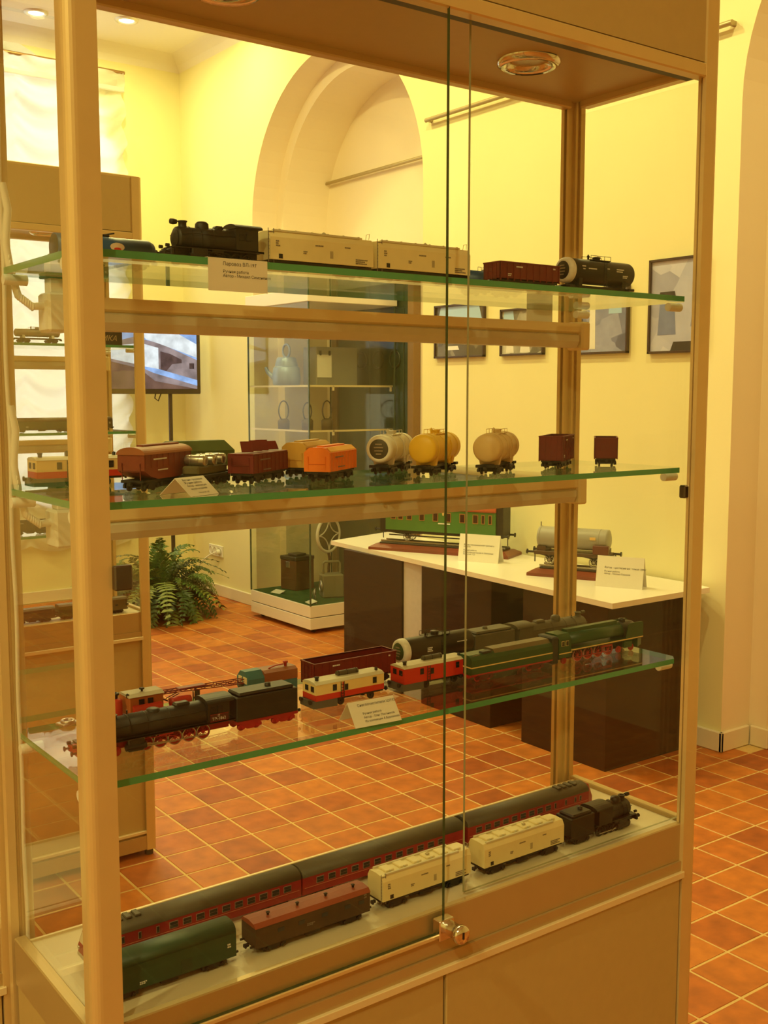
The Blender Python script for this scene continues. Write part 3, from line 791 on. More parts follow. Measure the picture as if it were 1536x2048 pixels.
def win_mb(w, h):
    return lambda: MB().box(-w / 2, w / 2, -0.0003, 0.0004, -h / 2, h / 2)
def windows(p, xs, y, z, w, h, fm=WINL, mid=False):
    for x in xs:
        f = SH('window', 'window_%.4f_%.4f' % (w, h), win_mb(w, h), fm, p, (x, y, z))
        if mid:
            for dz in (-h * 0.23, h * 0.23):
                SH('pane', 'pane_%.4f_%.4f' % (w, h), win_mb(w - 0.0012, h * 0.40), WIND, f, (0, -0.0003, dz))
        else:
            SH('pane', 'panef_%.4f_%.4f' % (w, h), win_mb(w - 0.0011, h - 0.0011), WIND, f, (0, -0.0003, 0))

def coach(label, loc, L, cab=0):
    t = T('passenger_coach', label, 'model coach', loc, 0, 'red railcar coaches on the bottom deck')
    w, z0, ze, zr = 0.0178, 0.0085, 0.0335, 0.0455
    xa, xb = -L / 2 + (0.014 if cab < 0 else 0), L / 2 - (0.014 if cab > 0 else 0)
    side = [(-w + 0.0008, z0), (w - 0.0008, z0), (w, 0.016), (w, ze), (-w, ze), (-w, 0.016)]
    P('body', MB().prism(side, 'x', xa, xb), COACHR, t)
    roof = [(-w - 0.0003, ze - 0.0003)] + [((w + 0.0003) * math.cos(PI - PI * i / 14) * (1.0 if i in (0, 14) else 1.0), ze + (zr - ze) * math.sin(PI * i / 14) ** 0.8) for i in range(15)] + [(w + 0.0003, ze - 0.0003)]
    P('roof', MB().prism(roof, 'x', xa, xb, True), ROOFG, t)
    if cab:
        s = cab; x0 = s * (L / 2 - 0.014)
        n = P('cab_nose', MB().hull([(x0, y, z) for y in (-w, w) for z in (z0, ze)] + [(x0, -0.010, zr - 0.002), (x0, 0.010, zr - 0.002)] + [(s * (L / 2 - 0.001), y, z) for y in (-0.013, 0.013) for z in (z0 + 0.003, 0.021)] + [(s * (L / 2 - 0.007), y, zr - 0.004) for y in (-0.010, 0.010)]), COACHR if s < 0 else COACHR, t)
        P('windscreen', MB().hull([(s * (L / 2 - 0.0022), -0.0115, 0.0255), (s * (L / 2 - 0.0022), 0.0115, 0.0255), (s * (L / 2 - 0.0058), -0.010, 0.0375), (s * (L / 2 - 0.0058), 0.010, 0.0375), (s * (L / 2 - 0.006), -0.0115, 0.0255), (s * (L / 2 - 0.006), 0.0115, 0.0255)]), M('cab_cream', (0.75, 0.68, 0.5), 0.4), n)
        P('buffer_beam', MB().box(min(s * L / 2, s * (L / 2 - 0.004)), max(s * L / 2, s * (L / 2 - 0.004)), -0.014, 0.014, 0.008, 0.013, 0.001), M('nose_grey', (0.5, 0.45, 0.36), 0.5), n)
        for yy in (-0.010, 0.010): P('headlight', MB().lathe([(0.0024, 0.0), (0.0026, s * 0.001), (0.0001, s * 0.0018)], (s * (L / 2 - 0.0012), yy, 0.019), 'x', 12), STEEL, n)
        m = MB()
        for k in range(4): m.box(s * (L / 2 - 0.035 - 0.012 * k) - 0.004, s * (L / 2 - 0.035 - 0.012 * k) + 0.004, -0.008, 0.008, zr - 0.001, zr + 0.0022, 0.001)
        P('roof_fans', m, ROOFG, t)
    xe = L / 2 - (0.03 if cab else 0.012)
    xs = [-L / 2 + 0.028 + i * 0.0195 for i in range(int((L - 0.05) / 0.0195))] if not cab else [s_ for s_ in [(-cab) * (L / 2 - 0.022) + cab * i * 0.0185 for i in range(int((L * 0.62) / 0.0185))]]
    windows(t, xs, -w - 0.0003, 0.0255, 0.0118, 0.0088, mid=True)
    if cab:
        windows(t, [cab * (L / 2 - d) for d in (0.034, 0.046, 0.068, 0.092)], -w - 0.0003, 0.0255, 0.0042, 0.0088)
    P('stripe', MB().box(xa + 0.003, xb - 0.003, -w - 0.0004, -w + 0.0003, 0.0182, 0.0187), M('coach_line', (0.6, 0.2, 0.12), 0.5), t)
    for e_ in (-1, 1):
        if cab != e_:
            P('gangway', MB().box(min(e_ * L / 2, e_ * (L / 2 + 0.0022)), max(e_ * L / 2, e_ * (L / 2 + 0.0022)), -0.0105, 0.0105, 0.010, 0.040, 0.001), SOOT, t)
    P('equipment_box', MB().box(-0.03, 0.02, -0.0155, 0.0155, 0.003, 0.0088, 0.001), SOOT, t)
    bogies(t, L, 0.035)
    return t

def van(label, loc, L, mat, roofmat, H=0.047, round_roof=True, vents=0):
    t = T('covered_wagon', label, 'model wagon', loc, 0)
    w = 0.0178; ze = H - (0.012 if round_roof else 0.0065)
    P('body', MB().box(-L / 2, L / 2, -w, w, 0.0105, ze), mat, t)
    if round_roof:
        roof = [(-w, ze)] + [(w * math.cos(PI - PI * i / 12), ze + (H - ze) * math.sin(PI * i / 12) ** 0.75) for i in range(13)] + [(w, ze)]
        P('roof', MB().prism(roof, 'x', -L / 2, L / 2, True), roofmat, t)
    else:
        P('roof', MB().prism([(-w - 0.0006, ze), (-w * 0.75, H - 0.0015), (0, H), (w * 0.75, H - 0.0015), (w + 0.0006, ze)], 'x', -L / 2 - 0.0006, L / 2 + 0.0006), roofmat, t)
    if round_roof:
        P('door', MB().box(0.012, 0.026, -w - 0.0005, -w + 0.001, 0.012, 0.027), M('van_green_door', (0.018, 0.05, 0.03), 0.5), t)
        marks(t, L, -w - 0.0003, [(L / 2 - 0.012, 0.027, 0.004, 0.0018, 2), (-L / 2 + 0.045, 0.017, 0.007, 0.0012, 2), (-L / 2 + 0.015, 0.030, 0.006, 0.0012, 1)], MARKW)
    else:
        m = MB()
        for x in (-0.05, -0.02, 0.015, 0.05, 0.072): m.box(x - 0.0045, x + 0.0045, -w - 0.0006, -w + 0.001, 0.024, 0.029)
        P('shutters', m, M('van_shutter', (0.04, 0.045, 0.045), 0.6), t)
        marks(t, L, -w - 0.0003, [(L / 2 - 0.010, 0.034, 0.003, 0.002, 2), (-0.012, 0.021, 0.012, 0.0012, 2)], MARK)
    for k in range(vents):
        x = -L / 2 + L * (k + 0.6) / vents
        P('vent', MB().lathe([(0.0016, -0.001), (0.0016, 0.002), (0.0026, 0.0025), (0.0026, 0.0034), (0.0001, 0.004)], (x, -0.003, H), n=10), SOOT, t)
    m = MB()
    for yy in (-0.0125, 0.0125):
        for e_ in (-1, 1): m.cyl((e_ * L / 2, yy, 0.0125), (e_ * (L / 2 + 0.005), yy, 0.0125), 0.0016, n=8)
    P('buffers', m, SOOT, t)
    frame(t, L); bogies(t, L, 0.028); couplers(t, L)
    return t

def railcar(label, loc, L, low, up, roofm, rz=0.0):
    t = T('railcar', label, 'model railcar', loc, rz, 'small snow clearing railcar models')
    w, z0, zm, ze = 0.0165, 0.0125, 0.0205, 0.0345
    P('lower_body', MB().box(-L / 2, L / 2, -w, w, z0, zm), low, t)
    P('upper_body', MB().box(-L / 2, L / 2, -w, w, zm, ze), up, t)
    P('roof', MB().prism([(-w - 0.0006, ze), (-w * 0.7, ze + 0.003), (0, ze + 0.004), (w * 0.7, ze + 0.003), (w + 0.0006, ze)], 'x', -L / 2 - 0.0006, L / 2 + 0.0006), roofm, t)
    r = P('roof_unit', MB().cyl((-0.012, 0, ze + 0.0062), (0.022, 0, ze + 0.0062), 0.0038, n=12), ROOFG, t)
    for x in (-0.010, 0.004, 0.019): P('strap', MB().torus((x, 0, ze + 0.0062), 'x', 0.0039, 0.0005, 14, 5), SOOT, r)
    P('exhaust', MB().lathe([(0.0026, 0), (0.0026, 0.005), (0.0034, 0.0055), (0.0034, 0.0065), (0.0001, 0.007)], (-L / 2 + 0.008, -0.006, ze + 0.002), n=12), SOOT, t)
    P('exhaust', MB().lathe([(0.0022, 0), (0.0022, 0.005), (0.0001, 0.006)], (L / 2 - 0.006, -0.006, ze + 0.002), n=12), SOOT, t)
    windows(t, [-0.026, 0.040], -w - 0.0003, 0.0275, 0.0062, 0.0085, SOOT, True)
    windows(t, [-0.007], -w - 0.0003, 0.0255, 0.0052, 0.0085, SOOT)
    for y in (-0.008, 0.006):
        f = P('end_window', MB().box(-L / 2 - 0.0005, -L / 2 + 0.001, y - 0.0038, y + 0.0038, 0.024, 0.0315), SOOT, t)
        P('pane', MB().box(-L / 2 - 0.0008, -L / 2 + 0.001, y - 0.003, y + 0.003, 0.0248, 0.0307), WIND, f)
    P('door', MB().box(-0.0135, -0.0105, -w - 0.0005, -w + 0.001, z0, 0.033), low, t)
    ladder(t, -0.0165, -w - 0.0012, 0.010, 0.034, SOOT, 0.005)
    P('plough', MB().prism([(-L / 2 - 0.004, 0.003), (-L / 2 + 0.034, 0.002), (-L / 2 + 0.034, 0.0125), (-L / 2 - 0.004, 0.0125)], 'y', -0.017, 0.017), M('plough_grey', (0.10, 0.095, 0.08), 0.6), t)
    P('underframe', MB().box(-L / 2, L / 2, -0.014, 0.014, 0.0095, 0.0128), SOOT, t)
    for x in (-L / 2 + 0.044, L / 2 - 0.018):
        SH('wheelset', 'wheelset', wheelset_mb, SOOT, t, (x, 0, 0.0055))
    m = MB()
    for yy in (-0.0115, 0.0115):
        for e_ in (-1, 1): m.cyl((e_ * L / 2, yy, 0.0115), (e_ * (L / 2 + 0.007), yy, 0.0115), 0.0015, n=8).cyl((e_ * (L / 2 + 0.006), yy, 0.0115), (e_ * (L / 2 + 0.0075), yy, 0.0115), 0.0032, n=10)
    P('buffers', m, SOOT, t)
    return t

def driver_mb(r):
    def f():
        m = MB().torus((0, 0, 0), 'y', r - 0.0011, 0.0011, 24, 6).cyl((0, -0.0012, 0), (0, 0.0012, 0), r * 0.24, n=10)
        for k in range(10):
            a = 2 * PI * k / 10; c, s = math.cos(a), math.sin(a)
            m.cyl((c * r * 0.2, 0, s * r * 0.2), (c * r * 0.93, 0, s * r * 0.93), 0.0005, n=4)
        m.prism([(r * 0.9 * math.cos(q), r * 0.9 * math.sin(q)) for q in [PI * 1.2 + i * PI * 0.6 / 5 for i in range(6)]], 'y', -0.0008, 0.0008)
        return m
    return f
def rim_mb(r):
    return lambda: MB().lathe([(r - 0.0010, -0.0014), (r, -0.0014), (r, 0.0016), (r - 0.0010, 0.0016)], (0, 0, 0), 'y', 28)
def drivers(p, xs, r, mat=RED, rim=STEEL, yo=0.0100):
    for x in xs:
        for s in (-1, 1):
            w_ = SH('driving_wheel', 'driver_%.4f' % r, driver_mb(r), mat, p, (x, s * yo, r))
            SH('tyre', 'rim_%.4f' % r, rim_mb(r), rim, w_, (0, 0, 0))
def small_wheels(p, xs, r, mat=RED, yo=0.0095):
    for x in xs:
        for s in (-1, 1):
            SH('wheel', 'sw_%.4f' % r, lambda: MB().lathe([(0.0001, -0.0008), (r * 0.7, -0.0006), (r * 0.75, -0.0014), (r, -0.0014), (r, 0.0014), (0.0001, 0.0012)], (0, 0, 0), 'y', 18), mat, p, (x, s * yo, r))

def steam_loco(label, loc, Lb, Lt, body=SOOT, wheels=RED, chassis=RED, dirn=1, R=0.0135, drv=0.0088, plate=None, rz=0.0, rim=STEEL, tender=True, roofm=None, cab_h=0.050, bump=1.0, smk=0.018, dx0=0.36, dspan=0.49, cylx=0.030, ponyx=0.022, grp='steam locomotive models'):
    """smokebox at -x; Lb engine length, Lt tender length"""
    t = T('steam_locomotive', label, 'model locomotive', loc, rz, grp)
    L = Lb + Lt
    x0 = -L / 2; xc = x0 + Lb            # rear of cab
    zc = 0.0300; cabL = 0.038
    xb0, xb1 = x0 + smk, xc - cabL
    P('boiler', MB().lathe([(0.0001, xb0 - 0.002), (R * 0.6, xb0 - 0.0015), (R * 0.95, xb0), (R, xb0 + 0.002), (R, xb0 + 0.03), (R + 0.0008, xb0 + 0.0305), (R + 0.0008, xb1 - 0.03), (R + 0.002, xb1)], (0, 0, zc), 'x', 30), body, t)
    sd = P('smokebox_door', MB().lathe([(0.0001, xb0 - 0.0048), (R * 0.45, xb0 - 0.0042), (R * 0.72, xb0 - 0.002)], (0, 0, zc), 'x', 24), body, t)
    P('headlamp', MB().lathe([(0.0001, -0.005), (0.0030, -0.005), (0.0034, -0.001), (0.0026, 0.003)], (xb0 - 0.002, 0, zc + R + 0.005 * bump - 0.006 * (1 - bump)), 'x', 14), body, sd)
    P('chimney', MB().lathe([(a_, z_ * (bump if z_ > 0 else 1)) for a_, z_ in [(0.0062, -0.003), (0.0048, 0.001), (0.0048, 0.0048), (0.0060, 0.0056), (0.0058, 0.0066), (0.0036, 0.0066), (0.0034, 0.002)]], (xb0 + 0.0085, 0, zc + R), n=20), body, t)
    P('steam_dome', MB().lathe([(a_, z_ * (bump if z_ > 0 else 1)) for a_, z_ in [(0.0088, -0.004), (0.0082, 0.002), (0.0078, 0.0062), (0.0055, 0.0085), (0.0001, 0.0092)]], (xb0 + (xb1 - xb0) * 0.48, 0, zc + R - 0.001), n=22), body, t)
    P('sand_dome', MB().box(xb0 + (xb1 - xb0) * 0.70, xb0 + (xb1 - xb0) * 0.86, -0.006, 0.006, zc + R - 0.003, zc + R + 0.0042, 0.002), body, t)
    for f in (0.2, 0.38, 0.62, 0.9):
        x = xb0 + (xb1 - xb0) * f
        P('boiler_band', MB().lathe([(R + 0.0009, x - 0.0007), (R + 0.0014, x), (R + 0.0009, x + 0.0007)], (0, 0, zc), 'x', 24), body, t)
    m = MB()
    for y in (-R - 0.0012, R + 0.0012): m.cyl((xb0, y, zc + 0.005), (xb1, y, zc + 0.006), 0.0005, n=5)
    m.cyl((xb0 + 0.028, 0.004, zc + R), (xb0 + 0.028, 0.004, zc + R + 0.0045), 0.0010, n=6)
    P('handrails', m, body, t)
    P('running_board', MB().box(x0 + 0.010, xc, -0.0172, 0.0172, 0.0192, 0.0206).box(x0 + 0.010, xc, -0.0172, -0.0162, 0.0182, 0.0206), body, t)
    cb = P('cab', MB().box(xc - cabL, xc - 0.008, -0.0172, 0.0172, 0.0206, cab_h - 0.006), body, t)
    pr = [(-0.0182, cab_h - 0.0065)] + [(0.0182 * math.cos(PI - PI * i / 10), cab_h - 0.006 + 0.006 * math.sin(PI * i / 10)) for i in range(11)] + [(0.0182, cab_h - 0.0065)]
    P('cab_roof', MB().prism(pr, 'x', xc - cabL - 0.001, xc - 0.002), roofm or body, t)
    windows(cb, [xc - cabL + 0.008, xc - cabL + 0.017], -0.0175, 0.036, 0.0072, 0.0085, body)
    if plate:
        pl = P('number_plate', MB().box(xc - cabL + 0.003, xc - 0.010, -0.0180, -0.0170, 0.0208, 0.0300), M('plate_maroon', (0.07, 0.012, 0.014), 0.5), t)
        P('plate_border', MB().box(xc - cabL + 0.003, xc - 0.010, -0.0182, -0.0171, 0.0296, 0.0300).box(xc - cabL + 0.003, xc - 0.010, -0.0182, -0.0171, 0.0208, 0.0211), RED, pl)
        TX(plate, 0.0052, pl, MARKW, face_m((xc - cabL + 0.0145, -0.0184, 0.0225), (1, 0, 0), (0, 0, 1)), align='CENTER')
        TX('П', 0.0045, pl, MARKW, face_m((xc - cabL + 0.0145, -0.0184, 0.0263), (1, 0, 0), (0, 0, 1)), align='CENTER')
    P('main_frame', MB().box(x0 + 0.006, xc - 0.004, -0.0065, 0.0065, 0.0075, 0.0192), chassis, t)
    nd = 5; xs = [x0 + Lb * dx0 + i * (Lb * dspan / (nd - 1)) for i in range(nd)]
    drivers(t, xs, drv, wheels, rim)
    small_wheels(t, [x0 + ponyx], 0.0058, wheels)
    for s in (-1, 1):
        cy = P('cylinder', MB().box(x0 + cylx, x0 + cylx + 0.021, min(s * 0.0105, s * 0.0178), max(s * 0.0105, s * 0.0178), 0.0035, 0.0196, 0.0015).cyl((x0 + cylx - 0.002, s * 0.0145, 0.009), (x0 + cylx + 0.023, s * 0.0145, 0.009), 0.0042, n=14), body, t)
        P('coupling_rod', MB().box(xs[0] - 0.002, xs[-1] + 0.002, min(s * 0.0122, s * 0.0132), max(s * 0.0122, s * 0.0132), drv - 0.0042, drv - 0.0026, 0.0003), STEEL, t)
        P('main_rod', MB().hull([(x0 + cylx + 0.022, s * 0.0136, drv + 0.0006), (x0 + cylx + 0.022, s * 0.0144, drv + 0.0006), (x0 + cylx + 0.022, s * 0.0136, drv - 0.0006), (x0 + cylx + 0.022, s * 0.0144, drv - 0.0006), (xs[2], s * 0.0136, drv - 0.0024), (xs[2], s * 0.0144, drv - 0.0024), (xs[2], s * 0.0136, drv - 0.0044), (xs[2], s * 0.0144, drv - 0.0044)]), STEEL, t)
        P('valve_gear', MB().tube([(x0 + cylx + 0.02, s * 0.0150, 0.0165), (xs[1], s * 0.0150, 0.0150), (xs[2] - 0.003, s * 0.0148, 0.0125), (xs[2], s * 0.0145, drv)], 0.0006, 5).box(xs[1] - 0.004, xs[2] - 0.004, min(s * 0.0140, s * 0.0165), max(s * 0.0140, s * 0.0165), 0.0155, 0.0190, 0.0006), chassis, t)
    bb = P('buffer_beam', MB().box(x0 + 0.004, x0 + 0.008, -0.0165, 0.0165, 0.009, 0.0170, 0.0008), chassis, t)
    for yy in (-0.0115, 0.0115): P('buffer', MB().cyl((x0 + 0.004, yy, 0.0135), (x0 - 0.001, yy, 0.0135), 0.0013, n=8).cyl((x0 - 0.001, yy, 0.0135), (x0 - 0.0022, yy, 0.0135), 0.0030, n=12), body, bb)
    for yy in (-0.009, 0.009): P('lantern', MB().cyl((x0 + 0.005, yy, 0.0205), (x0 + 0.001, yy, 0.0205), 0.0022, n=10), body, bb)
    P('deck_slope', MB().hull([(x0 + 0.006, y, 0.0175) for y in (-0.015, 0.015)] + [(x0 + 0.006, y, 0.0185) for y in (-0.015, 0.015)] + [(xb0 + 0.002, y, 0.0200) for y in (-0.0165, 0.0165)] + [(xb0 + 0.002, y, 0.0212) for y in (-0.0165, 0.0165)]), body, t)
    if tender:
        a, b = xc + 0.002, xc + Lt - 0.003
        td = P('tender', MB().box(a, b, -0.0172, 0.0172, 0.0135, 0.0445, 0.0012), body, t)
        P('tender_lip', MB().box(a + 0.004, b - 0.004, -0.0150, 0.0150, 0.044, 0.0490, 0.002), body, td)
        P('filler_hatch', MB().lathe([(0.004, 0), (0.004, 0.0035), (0.0001, 0.0042)], (b - 0.035, 0, 0.0488), n=14), body, td)
        P('tender_frame', MB().box(a, b + 0.001, -0.0150, 0.0150, 0.0095, 0.0138), chassis, t)
        for x in ((a + 0.020, b - 0.020) if Lt > 0.07 else ((a + b) / 2,)):
            bg_ = SH('bogie', 'bogie', bogie_mb, chassis, t, (x, 0, 0))
            for dx in (-0.0105, 0.0105): SH('wheelset', 'wheelset', wheelset_mb, wheels, bg_, (dx, 0, 0.0055))
        SH('coupler', 'coupler', coupler_mb, BLACK, t, (b, 0, 0), (0, 0, PI))
        m = MB()
        for yy in (-0.0115, 0.0115): m.cyl((b, yy, 0.0125), (b + 0.006, yy, 0.0125), 0.0022, n=10)
        P('buffers', m, body, t)
    return t

def stream_loco(label, loc, Lt, Lb):
    """green streamlined express engine: tender at -x, engine nose at +x"""
    t = T('express_locomotive', label, 'model locomotive', loc, 0)
    L = Lt + Lb; x0 = -L / 2; xt = x0 + Lt; x1 = L / 2; w = 0.0176
    td = P('tender', MB().prism([(-w, 0.0125), (w, 0.0125), (w, 0.034), (w - 0.003, 0.0385), (0.010, 0.041), (-0.010, 0.041), (-w + 0.003, 0.0385), (-w, 0.034)], 'x', x0 + 0.002, xt - 0.010), LGREEN, t)
    P('coal_bunker', MB().hull([(x, y, z) for x, s in ((x0 + 0.050, 1.0), (xt - 0.012, 1.0)) for y, z in ((-0.0145, 0.038), (0.0145, 0.038), (-0.009, 0.0445), (0.009, 0.0445))]), M('tender_bronze', (0.14, 0.095, 0.04), 0.45), td)
    P('water_hatch', MB().box(x0 + 0.028, x0 + 0.046, -0.012, -0.002, 0.0395, 0.0435, 0.001), SOOT, td)
    m = MB()
    for k in range(3): m.box(x0 + 0.008, x0 + 0.022, -0.013 + k * 0.007, -0.009 + k * 0.007, 0.0385, 0.0405, 0.0006)
    P('steps', m, M('tender_bronze', (0, 0, 0)), td)
    P('stripe', MB().box(x0 + 0.001, xt - 0.010, -w - 0.0005, -w + 0.0002, 0.0230, 0.0246).box(x0 + 0.0012, x0 + 0.003, -w, w, 0.0230, 0.0246), STRIPE, td)
    P('skirt_line', MB().box(x0 + 0.001, xt - 0.010, -w - 0.0004, -w + 0.0004, 0.0115, 0.0135), RED, td)
    P('tender_frame', MB().box(x0, xt - 0.012, -0.014, 0.014, 0.009, 0.0125), RED, t)
    for x in (x0 + 0.030, xt - 0.042):
        b = SH('bogie', 'bogie', bogie_mb, M('bogie_maroon', (0.10, 0.015, 0.015), 0.5), t, (x, 0, 0))
        for dx in (-0.0105, 0.0105): SH('wheelset', 'wheelset', wheelset_mb, RED, b, (dx, 0, 0.0055))
    SH('coupler', 'coupler', coupler_mb, BLACK, t, (x0, 0, 0))
    # cab
    P('cab', MB().prism([(-w, 0.012), (w, 0.012), (w, 0.041), (0.012, 0.049), (-0.012, 0.049), (-w, 0.041)], 'x', xt + 0.004, xt + 0.030), LGREEN, t)
    P('cab_bellows', MB().box(xt - 0.010, xt + 0.004, -0.0172, 0.0172, 0.004, 0.047, 0.002), SOOT, t)
    windows(t, [xt + 0.012, xt + 0.021], -w - 0.0003, 0.0345, 0.0060, 0.0080, STRIPE)
    zc, R = 0.0335, 0.0150
    xb0 = xt + 0.026
    pr = [(R * math.cos(a), zc + R * math.sin(a)) for a in [-0.25 + (PI + 0.5) * i / 18 for i in range(19)]]
    P('boiler_casing', MB().prism(pr, 'x', xb0, x1 - 0.020, True), LGREEN, t)
    P('top_cowl', MB().prism([(-0.006, zc + R - 0.002), (-0.005, zc + R + 0.004), (0.005, zc + R + 0.004), (0.006, zc + R - 0.002)], 'x', xb0 + 0.006, x1 - 0.052), LGREEN, t)
    P('smokebox', MB().lathe([(R + 0.0004, x1 - 0.046), (R + 0.0006, x1 - 0.020), (R * 0.9, x1 - 0.012), (R * 0.5, x1 - 0.007), (0.0001, x1 - 0.006)], (0, 0, zc), 'x', 28), BLACK, t)
    P('chimney', MB().lathe([(0.006, -0.003), (0.005, 0.002), (0.0056, 0.0045), (0.003, 0.0045)], (x1 - 0.034, 0, zc + R), n=18), BLACK, t)
    P('running_board', MB().box(xb0 - 0.002, x1 - 0.004, -0.0178, 0.0178, 0.0200, 0.0240, 0.0008), LGREEN, t)
    P('stripe', MB().box(xt + 0.030, x1 - 0.002, -0.0184, -0.0177, 0.0216, 0.0232).box(xt + 0.004, xt + 0.032, -0.0184, -0.0175, 0.0185, 0.0201), STRIPE, t)
    for s in (-1, 1):
        P('smoke_deflector', MB().prism([(x1 - 0.044, 0.024), (x1 - 0.002, 0.024), (x1 - 0.002, 0.046), (x1 - 0.006, 0.048), (x1 - 0.034, 0.048), (x1 - 0.038, 0.045)], 'y', s * 0.0180, s * 0.0170), LGREEN, t)
    P('nose', MB().hull([(x1 - 0.014, y, z) for y in (-0.0172, 0.0172) for z in (0.006, 0.024)] + [(x1, y, z) for y in (-0.0125, 0.0125) for z in (0.008, 0.0225)]), LGREEN, t)
    P('main_frame', MB().box(xt, x1 - 0.012, -0.006, 0.006, 0.0065, 0.020), BLACK, t)
    xs = [xt + 0.052 + i * 0.0235 for i in range(4)]
    drivers(t, xs, 0.0104, RED, M('rim_rose', (0.5, 0.22, 0.22), 0.45))
    small_wheels(t, [xt + 0.022, x1 - 0.052, x1 - 0.022], 0.0056, RED)
    for s in (-1, 1):
        P('cylinder', MB().box(x1 - 0.045, x1 - 0.026, min(s * 0.0105, s * 0.0170), max(s * 0.0105, s * 0.0170), 0.0075, 0.0190, 0.0015), LGREEN, t)
        P('coupling_rod', MB().box(xs[0], xs[3], min(s * 0.0122, s * 0.0130), max(s * 0.0122, s * 0.0130), 0.0068, 0.0082), RED, t)
        P('valve_gear', MB().box(xs[2] + 0.004, xs[3] + 0.006, min(s * 0.0125, s * 0.0150), max(s * 0.0125, s * 0.0150), 0.0150, 0.0195, 0.0008), RED, t)
    return t

def crane(label, loc):
    t = T('breakdown_crane', label, 'model crane', loc)
    rc = M('crane_red', (0.46, 0.035, 0.02), 0.42, 0, 0.15, 60); oc = M('crane_orange', (0.42, 0.12, 0.03), 0.5)
    P('underframe', MB().box(-0.075, 0.050, -0.0145, 0.0145, 0.010, 0.0145, 0.0006), rc, t)
    for x in (-0.052, 0.026):
        b = SH('bogie', 'bogie', bogie_mb, BLACK, t, (x, 0, 0))
        for dx in (-0.0105, 0.0105): SH('wheelset', 'wheelset', wheelset_mb, SOOT, b, (dx, 0, 0.0055))
    hs = P('engine_house', MB().box(-0.052, -0.006, -0.0165, 0.0165, 0.0165, 0.0420, 0.001), oc, t)
    P('house_roof', MB().prism([(-0.0172, 0.042), (-0.010, 0.0452), (0.010, 0.0452), (0.0172, 0.042)], 'x', -0.053, -0.005), M('crane_roof', (0.45, 0.40, 0.30), 0.6), hs)
    windows(hs, [-0.036, -0.024], -0.0168, 0.035, 0.0072, 0.0072, SOOT)
    P('drum_casing', MB().cyl((-0.048, -0.0168, 0.024), (-0.010, -0.0168, 0.024), 0.008, n=20), rc, t)
    bl = P('boiler', MB().lathe([(0.0095, 0.0145), (0.0095, 0.038), (0.007, 0.041), (0.0001, 0.042)], (-0.066, -0.003, 0), n=20), rc, t)
    P('chimney', MB().lathe([(0.004, 0.041), (0.004, 0.045), (0.0056, 0.0458), (0.0056, 0.0482), (0.003, 0.0482)], (-0.066, -0.003, 0), n=16), SOOT, bl)
    P('whistle', MB().lathe([(0.0016, 0.041), (0.0016, 0.0445), (0.0026, 0.045), (0.0001, 0.047)], (-0.052, -0.010, 0), n=10), SOOT, t)
    P('vent', MB().lathe([(0.0014, 0.045), (0.0014, 0.0475), (0.0034, 0.048), (0.0034, 0.0495), (0.0001, 0.050)], (-0.030, -0.004, 0), n=10), SOOT, t)
    P('air_tank', MB().lathe([(0.0001, 0.006), (0.006, 0.008), (0.0068, 0.012), (0.0068, 0.032), (0.006, 0.036), (0.0001, 0.038)], (0, -0.006, 0.024), 'x', 18), rc, t)
    bm_ = M('boom_maroon', (0.20, 0.02, 0.02), 0.5)
    m = MB()
    a0, a1 = Vector((-0.002, 0, 0.037)), Vector((0.128, 0, 0.031))
    for y in (-0.0055, 0.0055):
        for dz in (0, 0.0062):
            m.cyl(a0 + Vector((0, y, dz * 0.3)), a1 + Vector((0, y * 0.6, dz)), 0.0007, n=5)
        for k in range(18):
            q0, q1 = k / 18, (k + 1) / 18
            p0 = a0.lerp(a1, q0) + Vector((0, y * (1 - 0.4 * q0), 0.0062 * (0.3 + 0.7 * q0) * (k % 2))); p1 = a0.lerp(a1, q1) + Vector((0, y * (1 - 0.4 * q1), 0.0062 * (0.3 + 0.7 * q1) * ((k + 1) % 2)))
            m.cyl(p0, p1, 0.0005, n=4)
    P('boom', m, bm_, t)
    P('boom_head', MB().box(0.020, 0.060, -0.006, 0.006, 0.0375, 0.0400, 0.001), bm_, t)
    P('boom_rest', MB().box(0.048, 0.050, -0.006, 0.006, 0.0145, 0.034).box(0.040, 0.0412, -0.006, -0.0048, 0.0145, 0.034).box(0.044, 0.0452, -0.006, -0.0048, 0.0145, 0.030), SOOT, t)
    m = MB()
    for y in (-0.003, 0.003): m.cyl((-0.006, y, 0.032), (0.006, y, 0.026), 0.0009, n=6).cyl((0.006, y, 0.028), (0.022, y, 0.0335), 0.0006, n=5)
    P('rigging', m, SOOT, t)
    return t

